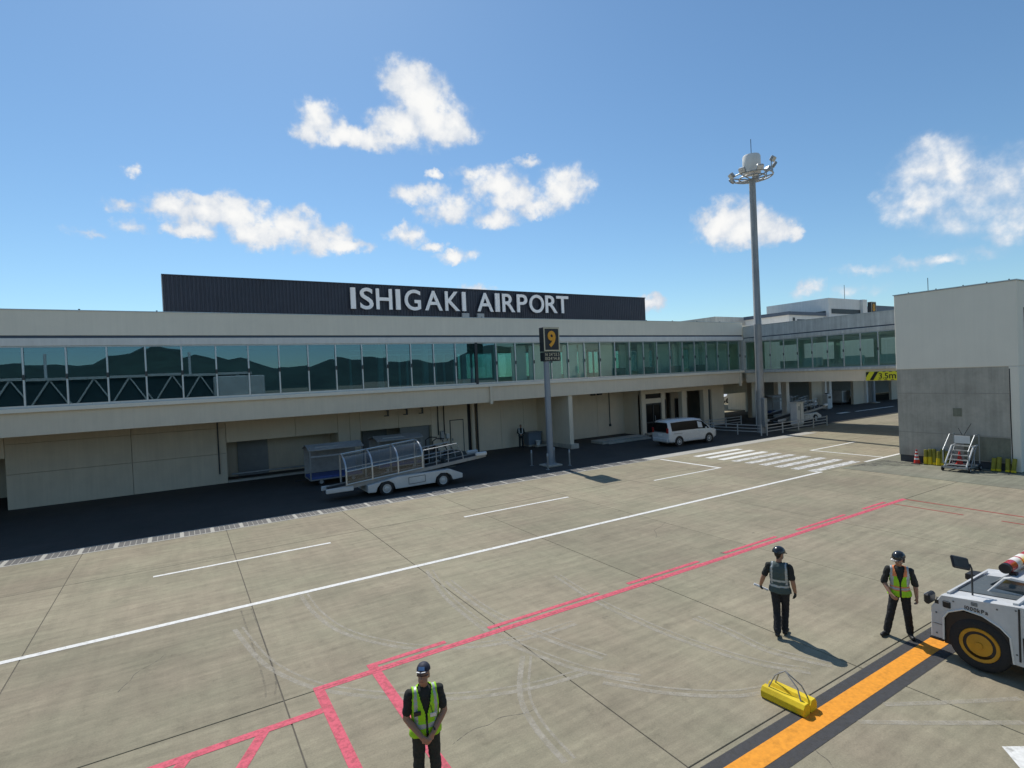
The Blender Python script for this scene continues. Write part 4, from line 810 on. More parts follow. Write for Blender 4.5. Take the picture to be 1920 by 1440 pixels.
# ================================================================ BAGGAGE CARTS AND TRACTOR
def cart(label, loc, rz):
    t = thing('baggage_cart', label, 'baggage cart', loc, rz, 'covered baggage carts')
    L, W = 2.75, 1.5
    MB().box(0, 0, .36, L, W, .48).build('deck', 'blue tarp', t, bevel=.01, world=False); MB().box(-.03, -.03, .30, L + .03, W + .03, .36).build('deck_frame', 'cart metal', t, world=False)
    for x in (0, L):
        for y in (0, W): MB().tube((x, y, .3), (x, y, 2.05), .035, n=8).build('corner_post', 'cart metal', t, world=False)
    MB().prism([(-.08, 1.92), (W * .45, 2.16), (W + .08, 1.92), (W + .08, 1.88), (W * .45, 2.12), (-.08, 1.88)], 'x', -.1, L + .1).build('canopy', 'cart metal', t, world=False)
    MB().box(0, W - .03, .5, L, W, 1.9).build('back_panel', 'cart metal', t, world=False); MB().box(-.02, .0, 1.52, L + .02, .04, 1.6).build('rail', 'galvanised', t, world=False); MB().box(.3, .2, 1.93, 1.7, .24, 2.06).build('rail', 'galvanised', t, world=False)
    MB().tube((1.5, .02, .48), (1.5, .02, 1.55), .02).build('curtain_rod', 'cart metal', t, world=False)
    for x in (.55, L - .5):
        for y, s in ((.15, -1), (W - .15, 1)): wheel(t, (x, y, .19), 'y', .19, .12, 'rim steel', .55, s)
    MB().path([(-.05, W / 2, .3), (-.7, W / 2, .28)], .03).build('tow_bar', 'black metal', t, world=False)
    return t
c1 = cart('covered baggage cart with a blue deck, left of the hooped canopy', (5.72, 30.2, 0), 0)
dup(c1, (9.75, 31.3, 0), math.radians(3), 'covered baggage cart parked behind the hooped canopy, nearest the tractor')
dup(c1, (51.5, 33.8, 0), math.radians(-8), 'covered baggage cart in the dark under the far building, behind the cabinet')
TR = thing('baggage_tractor', 'dark open baggage tractor parked between the cart and the wall door', 'tractor', (14.0, 31.6, 0))
MB().prism([(-1.1, .3), (1.2, .3), (1.25, .75), (.25, .85), (.2, .6), (-.3, .6), (-.35, .95), (-1.1, .95)], 'y', -.62, .62).build('body', 'tractor dark', TR, bevel=.03, world=False)
MB().box(-.5, -.35, .6, -.05, .35, .75).box(-.62, -.35, .75, -.5, .35, 1.25).build('seat', 'rubber', TR, bevel=.04, world=False)
MB().path([(.25, 0, .85), (.1, 0, 1.15)], .03).path([(.07 + .03 * math.cos(a), .2 * math.sin(a), 1.18 + .2 * math.cos(a) * .35) for a in [k * math.pi / 8 for k in range(17)]], .018).build('steering_wheel', 'black metal', TR, world=False)
MB().path([(-.95, -.55, .9), (-.95, -.55, 1.6), (-.7, -.55, 1.75), (-.2, -.55, 1.7)], .035).path([(-.95, .55, .9), (-.95, .55, 1.6), (-.7, .55, 1.75), (-.2, .55, 1.7)], .035).build('roll_bar', 'black metal', TR, world=False)
MB().box(1.0, -.5, .5, 1.27, -.28, .62).build('headlight', 'trim white', TR, world=False); MB().box(1.22, -.6, .22, 1.4, .6, .42).build('bumper', 'bin blue grey', TR, bevel=.03, world=False)
for x in (-.75, .8):
    for y, s in ((-.6, -1), (.6, 1)): wheel(TR, (x, y, .3), 'y', .3, .2, 'rim steel', .55, s)

# things along the shaded wall
gb = thing('storage_bin', 'blue-grey storage bin against the wall beside the standing guard', 'bin', (22.75, 34.75, 0))
MB().box(22.2, 34.4, .12, 23.35, 35.1, 1.0).build('body', 'bin blue grey', gb, bevel=.02); MB().box(22.15, 34.35, 1.0, 23.4, 35.12, 1.06).build('lid', 'bin blue grey', gb, bevel=.01); MB().box(22.2, 34.4, 0, 23.35, 35.1, .12).build('base', 'raw concrete', gb)
sb = thing('bucket', 'small white bucket in front of the blue-grey bin', 'bucket', (22.75, 34.0, 0))
MB().lathe([(.14, .12), (.18, .42), (.2, .44), (.19, .46), (.17, .44), (.13, .16), (.001, .16)], (22.75, 34.0, 0), n=16).build('pail', 'trim white', sb, smooth=True); MB().box(22.45, 33.75, 0, 23.4, 34.3, .12).build('plinth', 'raw concrete', sb, bevel=.02)
pf = thing('loading_platform', 'low concrete loading platform in the shaded bay left of the van', 'platform', (28.6, 31.6, 0))
MB().box(26.5, 31.0, 0, 31.2, 32.4, .22).build('slab', 'raw concrete', pf, bevel=.02); MB().box(26.9, 30.75, 0, 31.2, 30.99, .12).build('step', 'raw concrete', pf, bevel=.01)
MB().box(26.5, 30.97, .19, 31.2, 31.02, .235).build('edge_strip', 'galvanised', pf)
for (x, y, z, lab) in ((69.3, 36.2, .35, 'white cargo container standing in the open loading bay of the far building'),):
    t = thing('cargo_container', lab, 'container', (x + .8, y + .8, 0))
    MB().prism([(x, z), (x + 1.5, z), (x + 1.75, z + .5), (x + 1.75, z + 1.35), (x, z + 1.35)], 'y', y, y + 1.5).build('shell', 'white paint metal', t, bevel=.03); MB().box(x - .03, y - .03, z - .12, x + 1.55, y + 1.53, z).build('base', 'aluminium', t)
    MB().box(x + .2, y - .02, z + .15, x + 1.3, y - .002, z + 1.2).build('door', 'aluminium', t); MB().box(x - .1, y + .1, 0, x + 1.7, y + 1.4, .23).build('dolly', 'black metal', t)
dy_ = thing('charging_post', 'white machine post at the corner of the far loading bay', 'machine', (62.6, 34.4, 0))
MB().box(62.2, 34.1, 0, 63.0, 34.7, 1.7).build('body', 'white paint metal', dy_, bevel=.05); MB().box(62.35, 34.08, 1.2, 62.85, 34.098, 1.45).build('panel', 'dark frame', dy_); MB().lathe([(.2, 1.7), (.18, 1.8), (.001, 1.82)], (62.6, 34.4, 0), n=12).build('lamp_cap', 'dark frame', dy_)

# ================================================================ BY THE TOWER WALL
def cone_obj(label, loc, h, striped):
    t = thing('traffic_cone', label, 'cone', loc)
    MB().box(-.19, -.19, 0, .19, .19, .035).build('base', 'rubber' if striped else 'cone red', t, bevel=.015, world=False)
    n = 7; r = lambda z: .135 - .105 * z / h
    prof = [(r(0), .035), (r(h), h), (.001, h)]
    MB().lathe(prof, n=20).build('body', 'cone red', t, smooth=True, world=False)
    if striped:
        for a, b in ((.30, .42), (.54, .66), (.78, .88)): MB().lathe([(r(a * h) + .004, a * h), (r(b * h) + .004, b * h)], n=20).build('reflective_band', 'trim white', t, smooth=True, world=False)
    return t
cone_obj('red traffic cone with white bands at the tower corner', (31.75, 13.05, .006), .72, True)
cone_obj('plain red cone standing inside the silver step cart', (31.15, 11.05, .26), .62, False)
def stopper(label, y, h, mat, tilt, x=31.86):
    t = thing('wheel_stopper', label, 'wheel stopper', (x + random.uniform(-.03, .02), y, .006), random.uniform(-.25, .25), 'rubber stoppers leaning on the tower wall')
    h *= random.uniform(.9, 1.06); R = Matrix.Rotation(tilt, 3, 'Y') @ Matrix.Rotation(random.uniform(-.05, .05), 3, 'X'); prof = [(-.085, 0), (.085, 0), (.085, .05), (.05, .11), (-.05, .11), (-.085, .05)]
    a = [R @ Vector((-p[1], p[0], 0)) for p in prof]; b = [R @ Vector((-p[1], p[0], h)) for p in prof]
    MB().loft([a, b]).build('rubber_block', 'chock olive', t, bevel=.012, world=False)
    z1 = h * (.5 if mat == 'chock yellow' else .16)
    MB().loft([[R @ Vector((-p[1] * 1.04 - .002, p[0] * 1.03, .01)) for p in prof], [R @ Vector((-p[1] * 1.04 - .002, p[0] * 1.03, z1)) for p in prof]]).build('sunlit_yellow_foot', 'chock yellow', t, world=False)  # sunlight on the lower part is put into its brighter yellow
    return t
for k, (y, m) in enumerate(((12.68, 'chock yellow'), (12.5, 'chock yellow'), (12.32, 'chock olive'), (12.15, 'chock yellow'), (11.98, 'chock olive'), (11.82, 'chock olive'))):
    stopper('%s rubber stopper leaning on the tower wall between cone and step cart' % ('first bright yellow', 'second bright yellow', 'third olive', 'fourth bright yellow', 'fifth olive', 'sixth olive')[k], y, .78 + .02 * (k % 3), m, .14)
for k, y in enumerate((10.02, 9.84, 9.52, 9.30)): stopper('%s olive stopper in the dark corner right of the step cart' % ('first', 'second', 'third', 'fourth')[k], y, .66, 'chock olive', .16)
SC = thing('step_cart', 'silver step cart with hand rails parked against the tower wall', 'step cart', (31.1, 11.0, .006))
def sc(name, mat, f, sm=True): m = MB(); f(m); return m.build(name, mat, SC, smooth=sm, world=False)
for y in (-.42, .42):
    sc('side_rail', 'white paint metal', lambda m: m.path([(-.55, y, .25), (-.5, y, .35), (.25, y, 1.12), (.7, y, 1.14)], .035)); sc('hand_rail', 'galvanised', lambda m: m.path([(-.52, y * 1.15, .35), (-.52, y * 1.15, .98), (.25, y * 1.15, 1.66), (.72, y * 1.15, 1.66), (.72, y * 1.15, .3)], .025))
    sc('brace', 'galvanised', lambda m: (m.tube((-.1, y, .2), (.6, y, 1.1), .022), m.tube((.3, y, .2), (.3, y, 1.12), .022)))
for k in range(5): sc('tread', 'aluminium', lambda m: m.box(-.5 + k * .2, -.4, .3 + k * .2, -.3 + k * .2, .4, .335 + k * .2), False)
sc('frame', 'galvanised', lambda m: (m.box(-.6, -.48, .16, .75, -.42, .24), m.box(-.6, .42, .16, .75, .48, .24), m.box(-.6, -.42, .16, -.52, .42, .24), m.box(.67, -.42, .16, .75, .42, .24)), False)
sc('sign_board', 'trim white', lambda m: m.box(.24, -.3, 1.25, .27, .3, 1.6), False); sc('antenna', 'black metal', lambda m: (m.tube((.3, -.05, 1.62), (.3, -.35, 2.2), .012, n=5), m.tube((.3, .0, 1.62), (.3, .15, 1.95), .012, n=5)))
for x in (-.5, .65):
    for y, s in ((-.52, -1), (.52, 1)): wheel(SC, (x, y, .12), 'y', .12, .07, 'rim steel', .5, s)

# ================================================================ AIRCRAFT TUG (front towards the terminal)
TG = thing('tow_tractor', 'low white aircraft tow tractor with orange wheel hubs cut off by the right edge', 'tow tractor', (12.45, 2.4, 0))
sx = 11.4
side = [(4.55, .36), (4.54, .90), (4.38, 1.16), (3.30, 1.30), (1.2, 1.32), (.4, 1.2), (.25, .36), (.95, .33), (1.0, .62), (1.2, .86), (1.5, .93), (1.8, .86), (2.0, .62), (2.05, .33),
        (3.40, .32), (3.44, .74), (3.56, .86), (3.80, .98), (4.06, 1.0), (4.28, .88), (4.35, .76), (4.355, .36)]
body = MB(); body.prism(side, 'x', sx, sx + .14); body.prism(side, 'x', 13.36, 13.5); body.build('side_skirt', 'tug white', TG, bevel=.012)
MB().prism([(4.54, .42), (4.53, .90), (4.37, 1.15), (3.3, 1.285), (1.2, 1.305), (.4, 1.19), (.26, .42)], 'x', sx + .141, 13.359).build('body', 'tug white', TG)
for y0 in (3.86, 1.5):
    MB().box(sx + .03, y0 - .5, .3, sx + .138, y0 + .5, .95).build('wheel_well', 'black metal', TG)
    for x, s in ((sx + .17, -1), (13.33, 1)):
        o = wheel(TG, (x - 12.45, y0 - 2.4, .45), 'x', .45, .34, 'rim orange', .64, s)
# wheel arch trims, side doors, lamp and lettering
for pts, nm, mt in (([(4.36, .37), (4.355, .76), (4.285, .885), (4.06, 1.005), (3.80, .985), (3.56, .868), (3.44, .748), (3.40, .33)], 'arch_trim', 'trim white'),
                    ([(3.32, 1.26), (3.32, .40)], 'door_gap', 'black metal'), ([(3.25, .92), (2.5, .98), (2.5, 1.24)], 'door_seal', 'black metal'), ([(3.27, .80), (3.27, .42), (2.45, .42), (2.45, .84), (3.27, .80)], 'door_seal', 'black metal')):
    MB().path([(sx - .003, y, z) for y, z in pts], .016 if nm == 'arch_trim' else .014, n=6).build(nm, mt, TG)
MB().box(sx - .02, 4.24, .95, sx + .01, 4.36, 1.07).build('side_lamp', 'black metal', TG, bevel=.02); MB().box(sx - .003, 4.42, .98, sx - .001, 4.48, 1.05).build('sticker', 'sign black', TG)
m = MB(); line_of_text(m, '1000kPa', (sx - .004, 4.04, 1.02), (0, -1, -.0), (0, 0, 1), .065, .003, gap=.2, bold=.01, width=.32); m.build('pressure_text', 'sign black', TG)
m = MB()
for q in range(3): m.box(sx - .005, 3.86, 1.115 + q * .022, sx - .002, 3.95, 1.128 + q * .022)
m.build('pressure_mark', 'tug panel', TG)
for y, z in ((4.46, .45), (4.46, .82), (3.36, 1.22), (3.36, .5), (2.3, 1.2), (2.3, .5), (4.2, 1.1), (3.6, 1.16)): MB().lathe([(.014, -.008), (.014, .0)], (sx, y, z), 'x', 8).build('bolt', 'tug panel', TG)
MB().path([(sx - .002, 4.53, .62), (sx - .002, 4.37, .62)], .006, n=5).build('panel_seam', 'tug panel', TG)
MB().box(sx - .02, 4.36, .33, sx + .2, 4.56, .36).build('bottom_edge', 'black metal', TG)
MB().box(sx + .3, 4.545, .45, 13.2, 4.60, .75).build('front_bumper', 'black metal', TG, bevel=.02)
for x in (sx + .5, 13.0): MB().path([(x, 4.56, .80), (x, 4.64, .82), (x, 4.64, .90), (x, 4.56, .92)], .014, n=6).build('tow_eye', 'dark frame', TG)
# hood top, front lamp, windscreen, cab roof, roll of cable, mirror
def topz(y): return 1.15 + (4.37 - y) * (.135 / 1.07) if y > 3.3 else 1.29
hp = MB(); hp.add([(sx + .42, 4.28, topz(4.28) + .014), (13.0, 4.28, topz(4.28) + .014), (13.0, 3.42, topz(3.42) + .014), (sx + .36, 3.42, topz(3.42) + .014)], [(0, 1, 2, 3)]); hp.build('hood_panel', 'tug panel', TG)
for y0, y1, a, b in ((4.33, 4.29, sx + .1, 13.2), (3.41, 3.34, sx + .05, 13.2)): MB().prism([(y0, topz(y0)), (y1, topz(y1)), (y1, topz(y1) + .05), (y0, topz(y0) + .05)], 'x', a, b).build('hood_rib', 'tug white', TG)
MB().prism([(3.98, 1.16), (3.70, 1.52), (3.60, 1.56), (2.2, 1.58), (2.1, 1.25)], 'x', sx + .62, 13.3).build('cab', 'tug white', TG, bevel=.02)
n_ = Vector((0, .36, .28)).normalized() * .006
MB().add([(sx + .68, 3.955 + n_.y, 1.195 + n_.z), (13.2, 3.955 + n_.y, 1.195 + n_.z), (13.2, 3.72 + n_.y, 1.495 + n_.z), (sx + .78, 3.72 + n_.y, 1.495 + n_.z)], [(0, 1, 2, 3)]).build('windscreen', 'tug glass', TG)
MB().add([(sx + .617, 3.82, 1.30), (sx + .617, 3.66, 1.50), (sx + .617, 2.3, 1.53), (sx + .617, 2.25, 1.30)], [(0, 1, 2, 3)]).build('side_window', 'tug glass', TG)
MB().box(sx + .9, 2.5, 1.582, 13.0, 3.4, 1.60).build('roof_panel', 'tug panel', TG)
g = MB().box(sx + .95, 3.60, 1.235, 13.1, 3.95, 1.25); g2 = MB()
MB().prism([(4.0, 1.20), (4.0, 1.23), (3.86, 1.35), (3.84, 1.33)], 'x', sx + 1.0, 12.9).build('wiper_cowl', 'tug panel', TG)
wl = MB().lathe([(.001, -.45), (.085, -.45), (.085, -.36)], (sx + 1.12, 3.69, 1.665), 'x', 18); wl.build('lamp_end', 'black metal', TG, smooth=True)
lb = MB().lathe([(.088, -.36), (.088, 1.2), (.001, 1.2)], (sx + 1.12, 3.69, 1.665), 'x', 18).build('beacon_tube', 'orange red lamp', TG, smooth=True)
for a in (-.12, .16, .62): MB().lathe([(.091, a), (.091, a + .22)], (sx + 1.12, 3.69, 1.665), 'x', 18).build('white_band', 'trim white', lb, smooth=True)
MB().box(sx + .75, 3.56, 1.55, sx + .85, 3.66, 1.60).box(sx + 1.7, 3.56, 1.55, sx + 1.8, 3.66, 1.60).build('lamp_foot', 'black metal', TG)
MB().box(sx + 1.22, 3.36, 1.602, sx + 1.48, 3.58, 1.96).build('yellow_box', 'chock yellow', TG, bevel=.04)
MB().path([(sx + .28, 4.02, 1.18), (sx + .28, 4.02, 1.66), (sx + .26, 4.04, 1.74)], .014, n=6).build('mirror_arm', 'dark frame', TG)
mr = MB().obox((sx + .1, 4.12, 1.78), (.40, .05, .22), Matrix.Rotation(math.radians(-18), 3, 'Z') @ Matrix.Rotation(math.radians(16), 3, 'Y') @ Matrix.Rotation(math.radians(-25), 3, 'X')).build('mirror', 'black metal', TG, bevel=.03)
hl = MB().box(sx - .04, 4.54, .93, sx + .22, 4.64, 1.12).build('front_lamp', 'black metal', TG, bevel=.03); MB().box(sx, 4.64, .96, sx + .18, 4.65, 1.09).build('lens', 'aluminium', hl)
MB().prism([(4.5, .95), (4.62, .98), (4.62, 1.08), (4.42, 1.1)], 'x', 13.1, 13.4).build('front_lamp', 'black metal', TG)

# ================================================================ WHEEL CHOCK with rope handle
CK = thing('wheel_chock', 'yellow double-bar wheel chock with rope handles beside the orange line', 'wheel chock', (8.03, 5.2, 0), math.radians(3))
for x in (-.10, .10):
    pr8 = [(x - .095, .03), (x - .095, .12), (x - .05, .185), (x + .05, .185), (x + .095, .12), (x + .095, .03), (x + .07, .0), (x - .07, .0)]
    o = MB().prism(pr8, 'y', -.36, .34).build('bar', 'chock yellow', CK, bevel=.004, world=False)
    for s in (1,): MB().path([(x, -.27, .17), (x * .6, -.2, .34), (0, .02, .50), (x * .6, .16, .40), (x, .26, .17)], .011, n=7).build('rope', 'rope grey', o, smooth=True, world=False)

# ================================================================ PEOPLE
def capsule(mb, a, b, ra, rb, n=14):
    a, b = Vector(a), Vector(b); d = (b - a); L = d.length; d = d.normalized() if L > 1e-6 else Vector((0, 0, 1))
    u = d.orthogonal().normalized(); v = d.cross(u); prof = []
    for k in range(5): t = math.pi / 2 * (1 - k / 4); prof.append((ra * math.cos(t), -ra * math.sin(t)))
    for k in range(5): t = math.pi / 2 * k / 4; prof.append((rb * math.cos(t), L + rb * math.sin(t)))
    rings = [[a + d * h + (u * math.cos(2 * math.pi * i / n) + v * math.sin(2 * math.pi * i / n)) * max(r, .0005) for i in range(n)] for r, h in prof]
    mb.loft(rings)
def ellipsoid(mb, c, r, n=18):
    c = Vector(c); rings = []
    for k in range(1, 12):
        t = math.pi * k / 12 - math.pi / 2; rings.append([c + Vector((r[0] * math.cos(t) * math.cos(2 * math.pi * i / n), r[1] * math.cos(t) * math.sin(2 * math.pi * i / n), r[2] * math.sin(t))) for i in range(n)])
    mb.loft(rings)
def person(label, loc, heading, J, mats, head_yaw=0., head_pitch=0., hands=('skin', 'skin'), sleeve=.62, female=False, scale=1., voxel=.0095, group=None):
    """one continuous remeshed body (local +y is forward, +x is the figure's right); materials follow the nearest limb"""
    t = thing('person', label, 'person', loc, math.atan2(-heading[0], heading[1]), group); t.scale = (scale,) * 3
    mb = MB(); prims = []      # prims: (a, b, ra, rb, material slot) for colouring
    slots = ['shirt', 'trousers', 'skin', 'shoe', 'hair', 'gloveR', 'gloveL', 'eye', 'lip', 'sleeve']
    def cap(a, b, ra, rb, s): capsule(mb, a, b, ra, rb); prims.append((Vector(a), Vector(b), ra, rb, slots.index(s)))
    V = lambda p: Vector(p)
    pel, chest, neck = V(J['pelvis']), V(J['chest']), V(J['neck'])
    sw = .175 if female else .19
    # torso: elliptical rings along the spine
    rings = []
    up = (neck - pel)
    for k, (f, rx_, ry_) in enumerate(((-.22, .10, .09), (-.12, .165, .115), (.0, .175, .12), (.16, .165, .115), (.34, .155, .108), (.55, .17, .118), (.75, .185, .122), (.88, .185, .108), (.97, .13, .085), (1.03, .06, .06))):
        if female: rx_ *= .92; ry_ *= .95
        c = pel + (chest - pel) * min(max(f / .6, -.4), 1) if f <= .6 else chest + (neck - chest) * ((f - .6) / .4)
        rings.append([c + Vector((rx_ * math.cos(2 * math.pi * i / 24), ry_ * math.sin(2 * math.pi * i / 24), 0)) for i in range(24)])
    mb.loft(rings)
    w0 = pel + (chest - pel) * .18
    for dx in (-.085, 0, .085):
        prims.append((w0 + Vector((dx, 0, 0)), neck + Vector((dx * .9, 0, -.07)), .115, .115, 0)); prims.append((pel + Vector((dx, 0, -.06)), w0 - Vector((-dx, 0, .05)), .115, .115, 1))
    for S_, sg in (('R', 1), ('L', -1)):
        hip, kn, an = V(J['hip' + S_]), V(J['knee' + S_]), V(J['ankle' + S_])
        cap(hip, kn, .095, .072, 'trousers'); cap(kn, an + Vector((0, 0, .03)), .074, .068, 'trousers')
        toe = V(J.get('toe' + S_, an + Vector((sg * .03, .15, -.045))))
        cap(an + Vector((0, -.035, -.035)), toe, .046, .040, 'shoe'); cap(an, an + Vector((0, .02, -.04)), .045, .045, 'shoe')
        sh, el_, wr = V(J['sh' + S_]), V(J['el' + S_]), V(J['wr' + S_])
        cap(chest + (neck - chest) * .72 + Vector((sg * .08, 0, 0)), sh, .07, .064, 'shirt')
        md = sh + (el_ - sh) * sleeve
        cap(sh, md, .064, .062 if sleeve < 1 else .048, 'sleeve')
        if sleeve < 1: cap(md, el_, .046, .043, 'skin')
        cap(el_, el_ + (wr - el_) * .35, .043, .044, 'skin' if sleeve < 1 else 'sleeve'); cap(el_ + (wr - el_) * .3, wr, .044, .030, 'skin' if sleeve < 1 else 'sleeve')
        hd = V(J['hand' + S_]).normalized(); hn = V(J['palm' + S_]); hn = (hn - hd * hn.dot(hd)).normalized(); ac = hd.cross(hn).normalized(); sl = 'glove' + S_
        for o in (-.024, 0, .024): cap(wr + ac * o * .7, wr + hd * .085 + ac * o * 1.15, .019, .017, sl)
        for o, L in ((-.036, .060), (-.0125, .070), (.0125, .066), (.035, .052)):
            b0 = wr + hd * .085 + ac * o; b1 = b0 + (hd * .85 + hn * .5) * L * .55; b2 = b1 + (hd * .25 + hn * .95) * L * .5
            cap(b0, b1, .0098, .0092, sl); cap(b1, b2, .0092, .0082, sl)
        th = -ac * sg * (1 if J.get('thumb_in', True) else -1); t0 = wr + hd * .025 + th * .028; t1 = t0 + (hd * .6 + th * .75 + hn * .25).normalized() * .038
        cap(t0, t1, .0125, .011, sl); cap(t1, t1 + (hd * .85 + hn * .5).normalized() * .032, .011, .009, sl)
    # neck and head
    hc = neck + V(J.get('head_off', (0, .03, .17))); cap(neck - Vector((0, .0, .03)), hc - Vector((0, .015, .05)), .056, .052, 'skin')
    HR = Matrix.Rotation(head_yaw, 3, 'Z') @ Matrix.Rotation(head_pitch, 3, 'X')
    h = lambda p: hc + HR @ Vector(p)
    hm_ = MB(); ellipsoid(hm_, (0, -.008, .025), (.077, .098, .095)); ellipsoid(hm_, (0, .026, -.05), (.060, .072, .074)); mb.add([h(p) for p in hm_.v], hm_.f)
    prims += [(h((0, .03, .03)), h((0, .035, -.06)), .075, .06, 2), (h((0, -.05, .05)), h((0, -.05, -.03)), .078, .06, 4), (h((0, -.01, .075)), h((0, -.02, .08)), .072, .07, 4)]
    cap(h((0, .088, .01)), h((0, .104, -.022)), .010, .014, 'skin')
    for s in (1, -1): cap(h((s * .074, -.005, .015)), h((s * .074, -.008, -.025)), .012, .010, 'skin'); prims.append((h((s * .03, .088, .012)), h((s * .034, .086, .012)), .009, .009, 7))
    prims.append((h((-.018, .092, -.058)), h((.018, .092, -.058)), .006, .006, 8))
    # remesh to a single skin
    me = mb.mesh('tmp', 'skin'); o = link('tmp', me)
    m = o.modifiers.new('r', 'REMESH'); m.mode = 'VOXEL'; m.voxel_size = voxel
    m = o.modifiers.new('s', 'SMOOTH'); m.factor = .5; m.iterations = 3
    dg = bpy.context.evaluated_depsgraph_get(); dg.update(); nm = bpy.data.meshes.new_from_object(o.evaluated_get(dg)); bpy.data.objects.remove(o)
    nm.materials.clear()
    for s in slots:
        mt = {'gloveR': hands[0], 'gloveL': hands[1], 'eye': 'hair black', 'lip': 'lip', 'hair': 'hair black', 'shoe': 'shoe black', 'sleeve': mats['shirt']}.get(s) or mats[s]
        nm.materials.append(MATS[mt])
    nf_ = len(nm.polygons); C = np.zeros(nf_ * 3); nm.polygons.foreach_get('center', C); C = C.reshape(-1, 3)
    best = np.full(nf_, 9.); idx = np.zeros(nf_, int)
    for a, b, ra, rb, s in prims:
        a_, b_ = np.array(a), np.array(b); d = b_ - a_; L2 = max(d @ d, 1e-9); u = np.clip((C - a_) @ d / L2, 0, 1)
        q = np.linalg.norm(C - (a_ + u[:, None] * d), axis=1) - (ra + (rb - ra) * u)
        k = q < best; best[k] = q[k]; idx[k] = s
    # cloth folds: push the clothed vertices in and out along a stretched noise
    from mathutils import noise as mn
    cloth = set()
    for p in nm.polygons:
        if idx[p.index] in (0, 1, 9): cloth.update(p.vertices)
    nrm = [v.normal.copy() for v in nm.vertices]
    for i in cloth:
        co = nm.vertices[i].co; q = mn.noise(Vector((co.x * 9, co.y * 9, co.z * 16 + co.x * 6))) * .6 + mn.noise(Vector((co.x * 22, co.y * 22, co.z * 30))) * .4
        nm.vertices[i].co = co + nrm[i] * q * .013
    nm.polygons.foreach_set('material_index', idx); nm.polygons.foreach_set('use_smooth', np.ones(nf_, bool)); nm.name = 'body'
    body = link('body', nm, t)
    return t, nm, idx, C, h, HR
def vest_from(t, nm, idx, C, J, rule, mats, push=.016, name='vest'):
    """a vest cut from the torso of the body mesh and pushed outwards; rule(x, y, z, nx, ny) -> material slot or None"""
    pel = np.array(J['pelvis']); sh = max(J['shR'][2], J['shL'][2]); neck = J['neck'][2]
    vs, fs, ms, mp = [], [], [], {}
    N_ = np.zeros(len(nm.vertices) * 3); nm.vertices.foreach_get('normal', N_); N_ = N_.reshape(-1, 3)
    for p in nm.polygons:
        c = C[p.index]; s = idx[p.index]
        if s not in (0, 1) or c[2] < pel[2] - .06: continue
        r = rule(c[0] - pel[0], c[1] - pel[1], c[2], p.normal.x, p.normal.y, s)
        if r is None: continue
        f = []
        for v in p.vertices:
            if v not in mp:
                co = nm.vertices[v].co; k = push * (1 + 1.3 * max(0, (1.15 - co.z))); mp[v] = len(vs); vs.append(co + Vector(N_[v]) * k)
            f.append(mp[v])
        fs.append(f); ms.append(r)
    me = bpy.data.meshes.new(name); me.from_pydata([tuple(v) for v in vs], [], fs)
    for q in mats: me.materials.append(MATS[q])
    me.polygons.foreach_set('material_index', ms); me.polygons.foreach_set('use_smooth', np.ones(len(fs), bool))
    o = link(name, me, t); m = o.modifiers.new('s', 'SOLIDIFY'); m.thickness = .006; m.offset = 1
    return o
def dome(t, h, HR, name, mat, r, z0, brim=None, n=24, vent=False):
    m = MB(); rings = []
    for k in range(8):
        a = math.pi / 2 * k / 7.3; rings.append([h((r[0] * math.cos(a) * math.cos(2 * math.pi * i / n), -.008 + r[1] * math.cos(a) * math.sin(2 * math.pi * i / n), z0 + r[2] * math.sin(a))) for i in range(n)])
    m.loft(rings)
    o = m.build(name, mat, t, smooth=True, world=False)
    if brim:
        w_, L, dz = brim; b = MB(); pts = []
        for k in range(9):
            a = math.pi * (k / 8); pts.append((math.cos(a) * r[0] * w_, -.008 + r[1] * .5 + math.sin(a) * (r[1] * .5 + L), z0 + .004 - dz * math.sin(a)))
        inner = [(x * .95, min(y, r[1] * .8), z0 + .006) for x, y, z in pts]
        vs = [h(p) for p in pts] + [h(p) for p in inner] + [h((p[0], p[1], p[2] - .008)) for p in pts] + [h((p[0], p[1], p[2] - .008)) for p in inner]
        q = 9; fs = [(i, i + 1, q + i + 1, q + i) for i in range(8)] + [(2 * q + i, 3 * q + i, 3 * q + i + 1, 2 * q + i + 1) for i in range(8)] + [(i, 2 * q + i, 2 * q + i + 1, i + 1) for i in range(8)]
        b.add(vs, fs).build('brim', mat, o, smooth=True, world=False)
    return o
BASE = dict(pelvis=(0, 0, .95), chest=(0, 0, 1.22), neck=(0, -.01, 1.46), hipR=(.09, 0, .92), hipL=(-.09, 0, .92), kneeR=(.10, .01, .50), kneeL=(-.10, .01, .50), ankleR=(.11, -.02, .09), ankleL=(-.11, -.02, .09),
            shR=(.19, -.01, 1.40), shL=(-.19, -.01, 1.40), elR=(.25, -.03, 1.12), elL=(-.25, -.03, 1.12), wrR=(.27, .03, .88), wrL=(-.27, .03, .88), handR=(0, .15, -1), handL=(0, .15, -1), palmR=(-1, .2, 0), palmL=(1, .2, 0))
def std_vest(v_open, bands, vert, yl=None):
    def rule(x, y, z, nx, ny, s):
        if abs(x) > .205 or z > 1.475 or (z > 1.33 and abs(x) > .158): return None
        if z > 1.2 and abs(x) > .165 and abs(y) < .10 and z < 1.36: return None       # arm holes
        if y > 0.0 and abs(x) < v_open[1] * max(0, (z - v_open[0])) / (1.46 - v_open[0]): return None
        if y > 0 and abs(x) < .010: return 2
        for a, b, m in bands:
            if a < z < b: return m
        for a, b, m in vert:
            if a < abs(x) < b and z > 1.06: return m
        return 0
    return rule

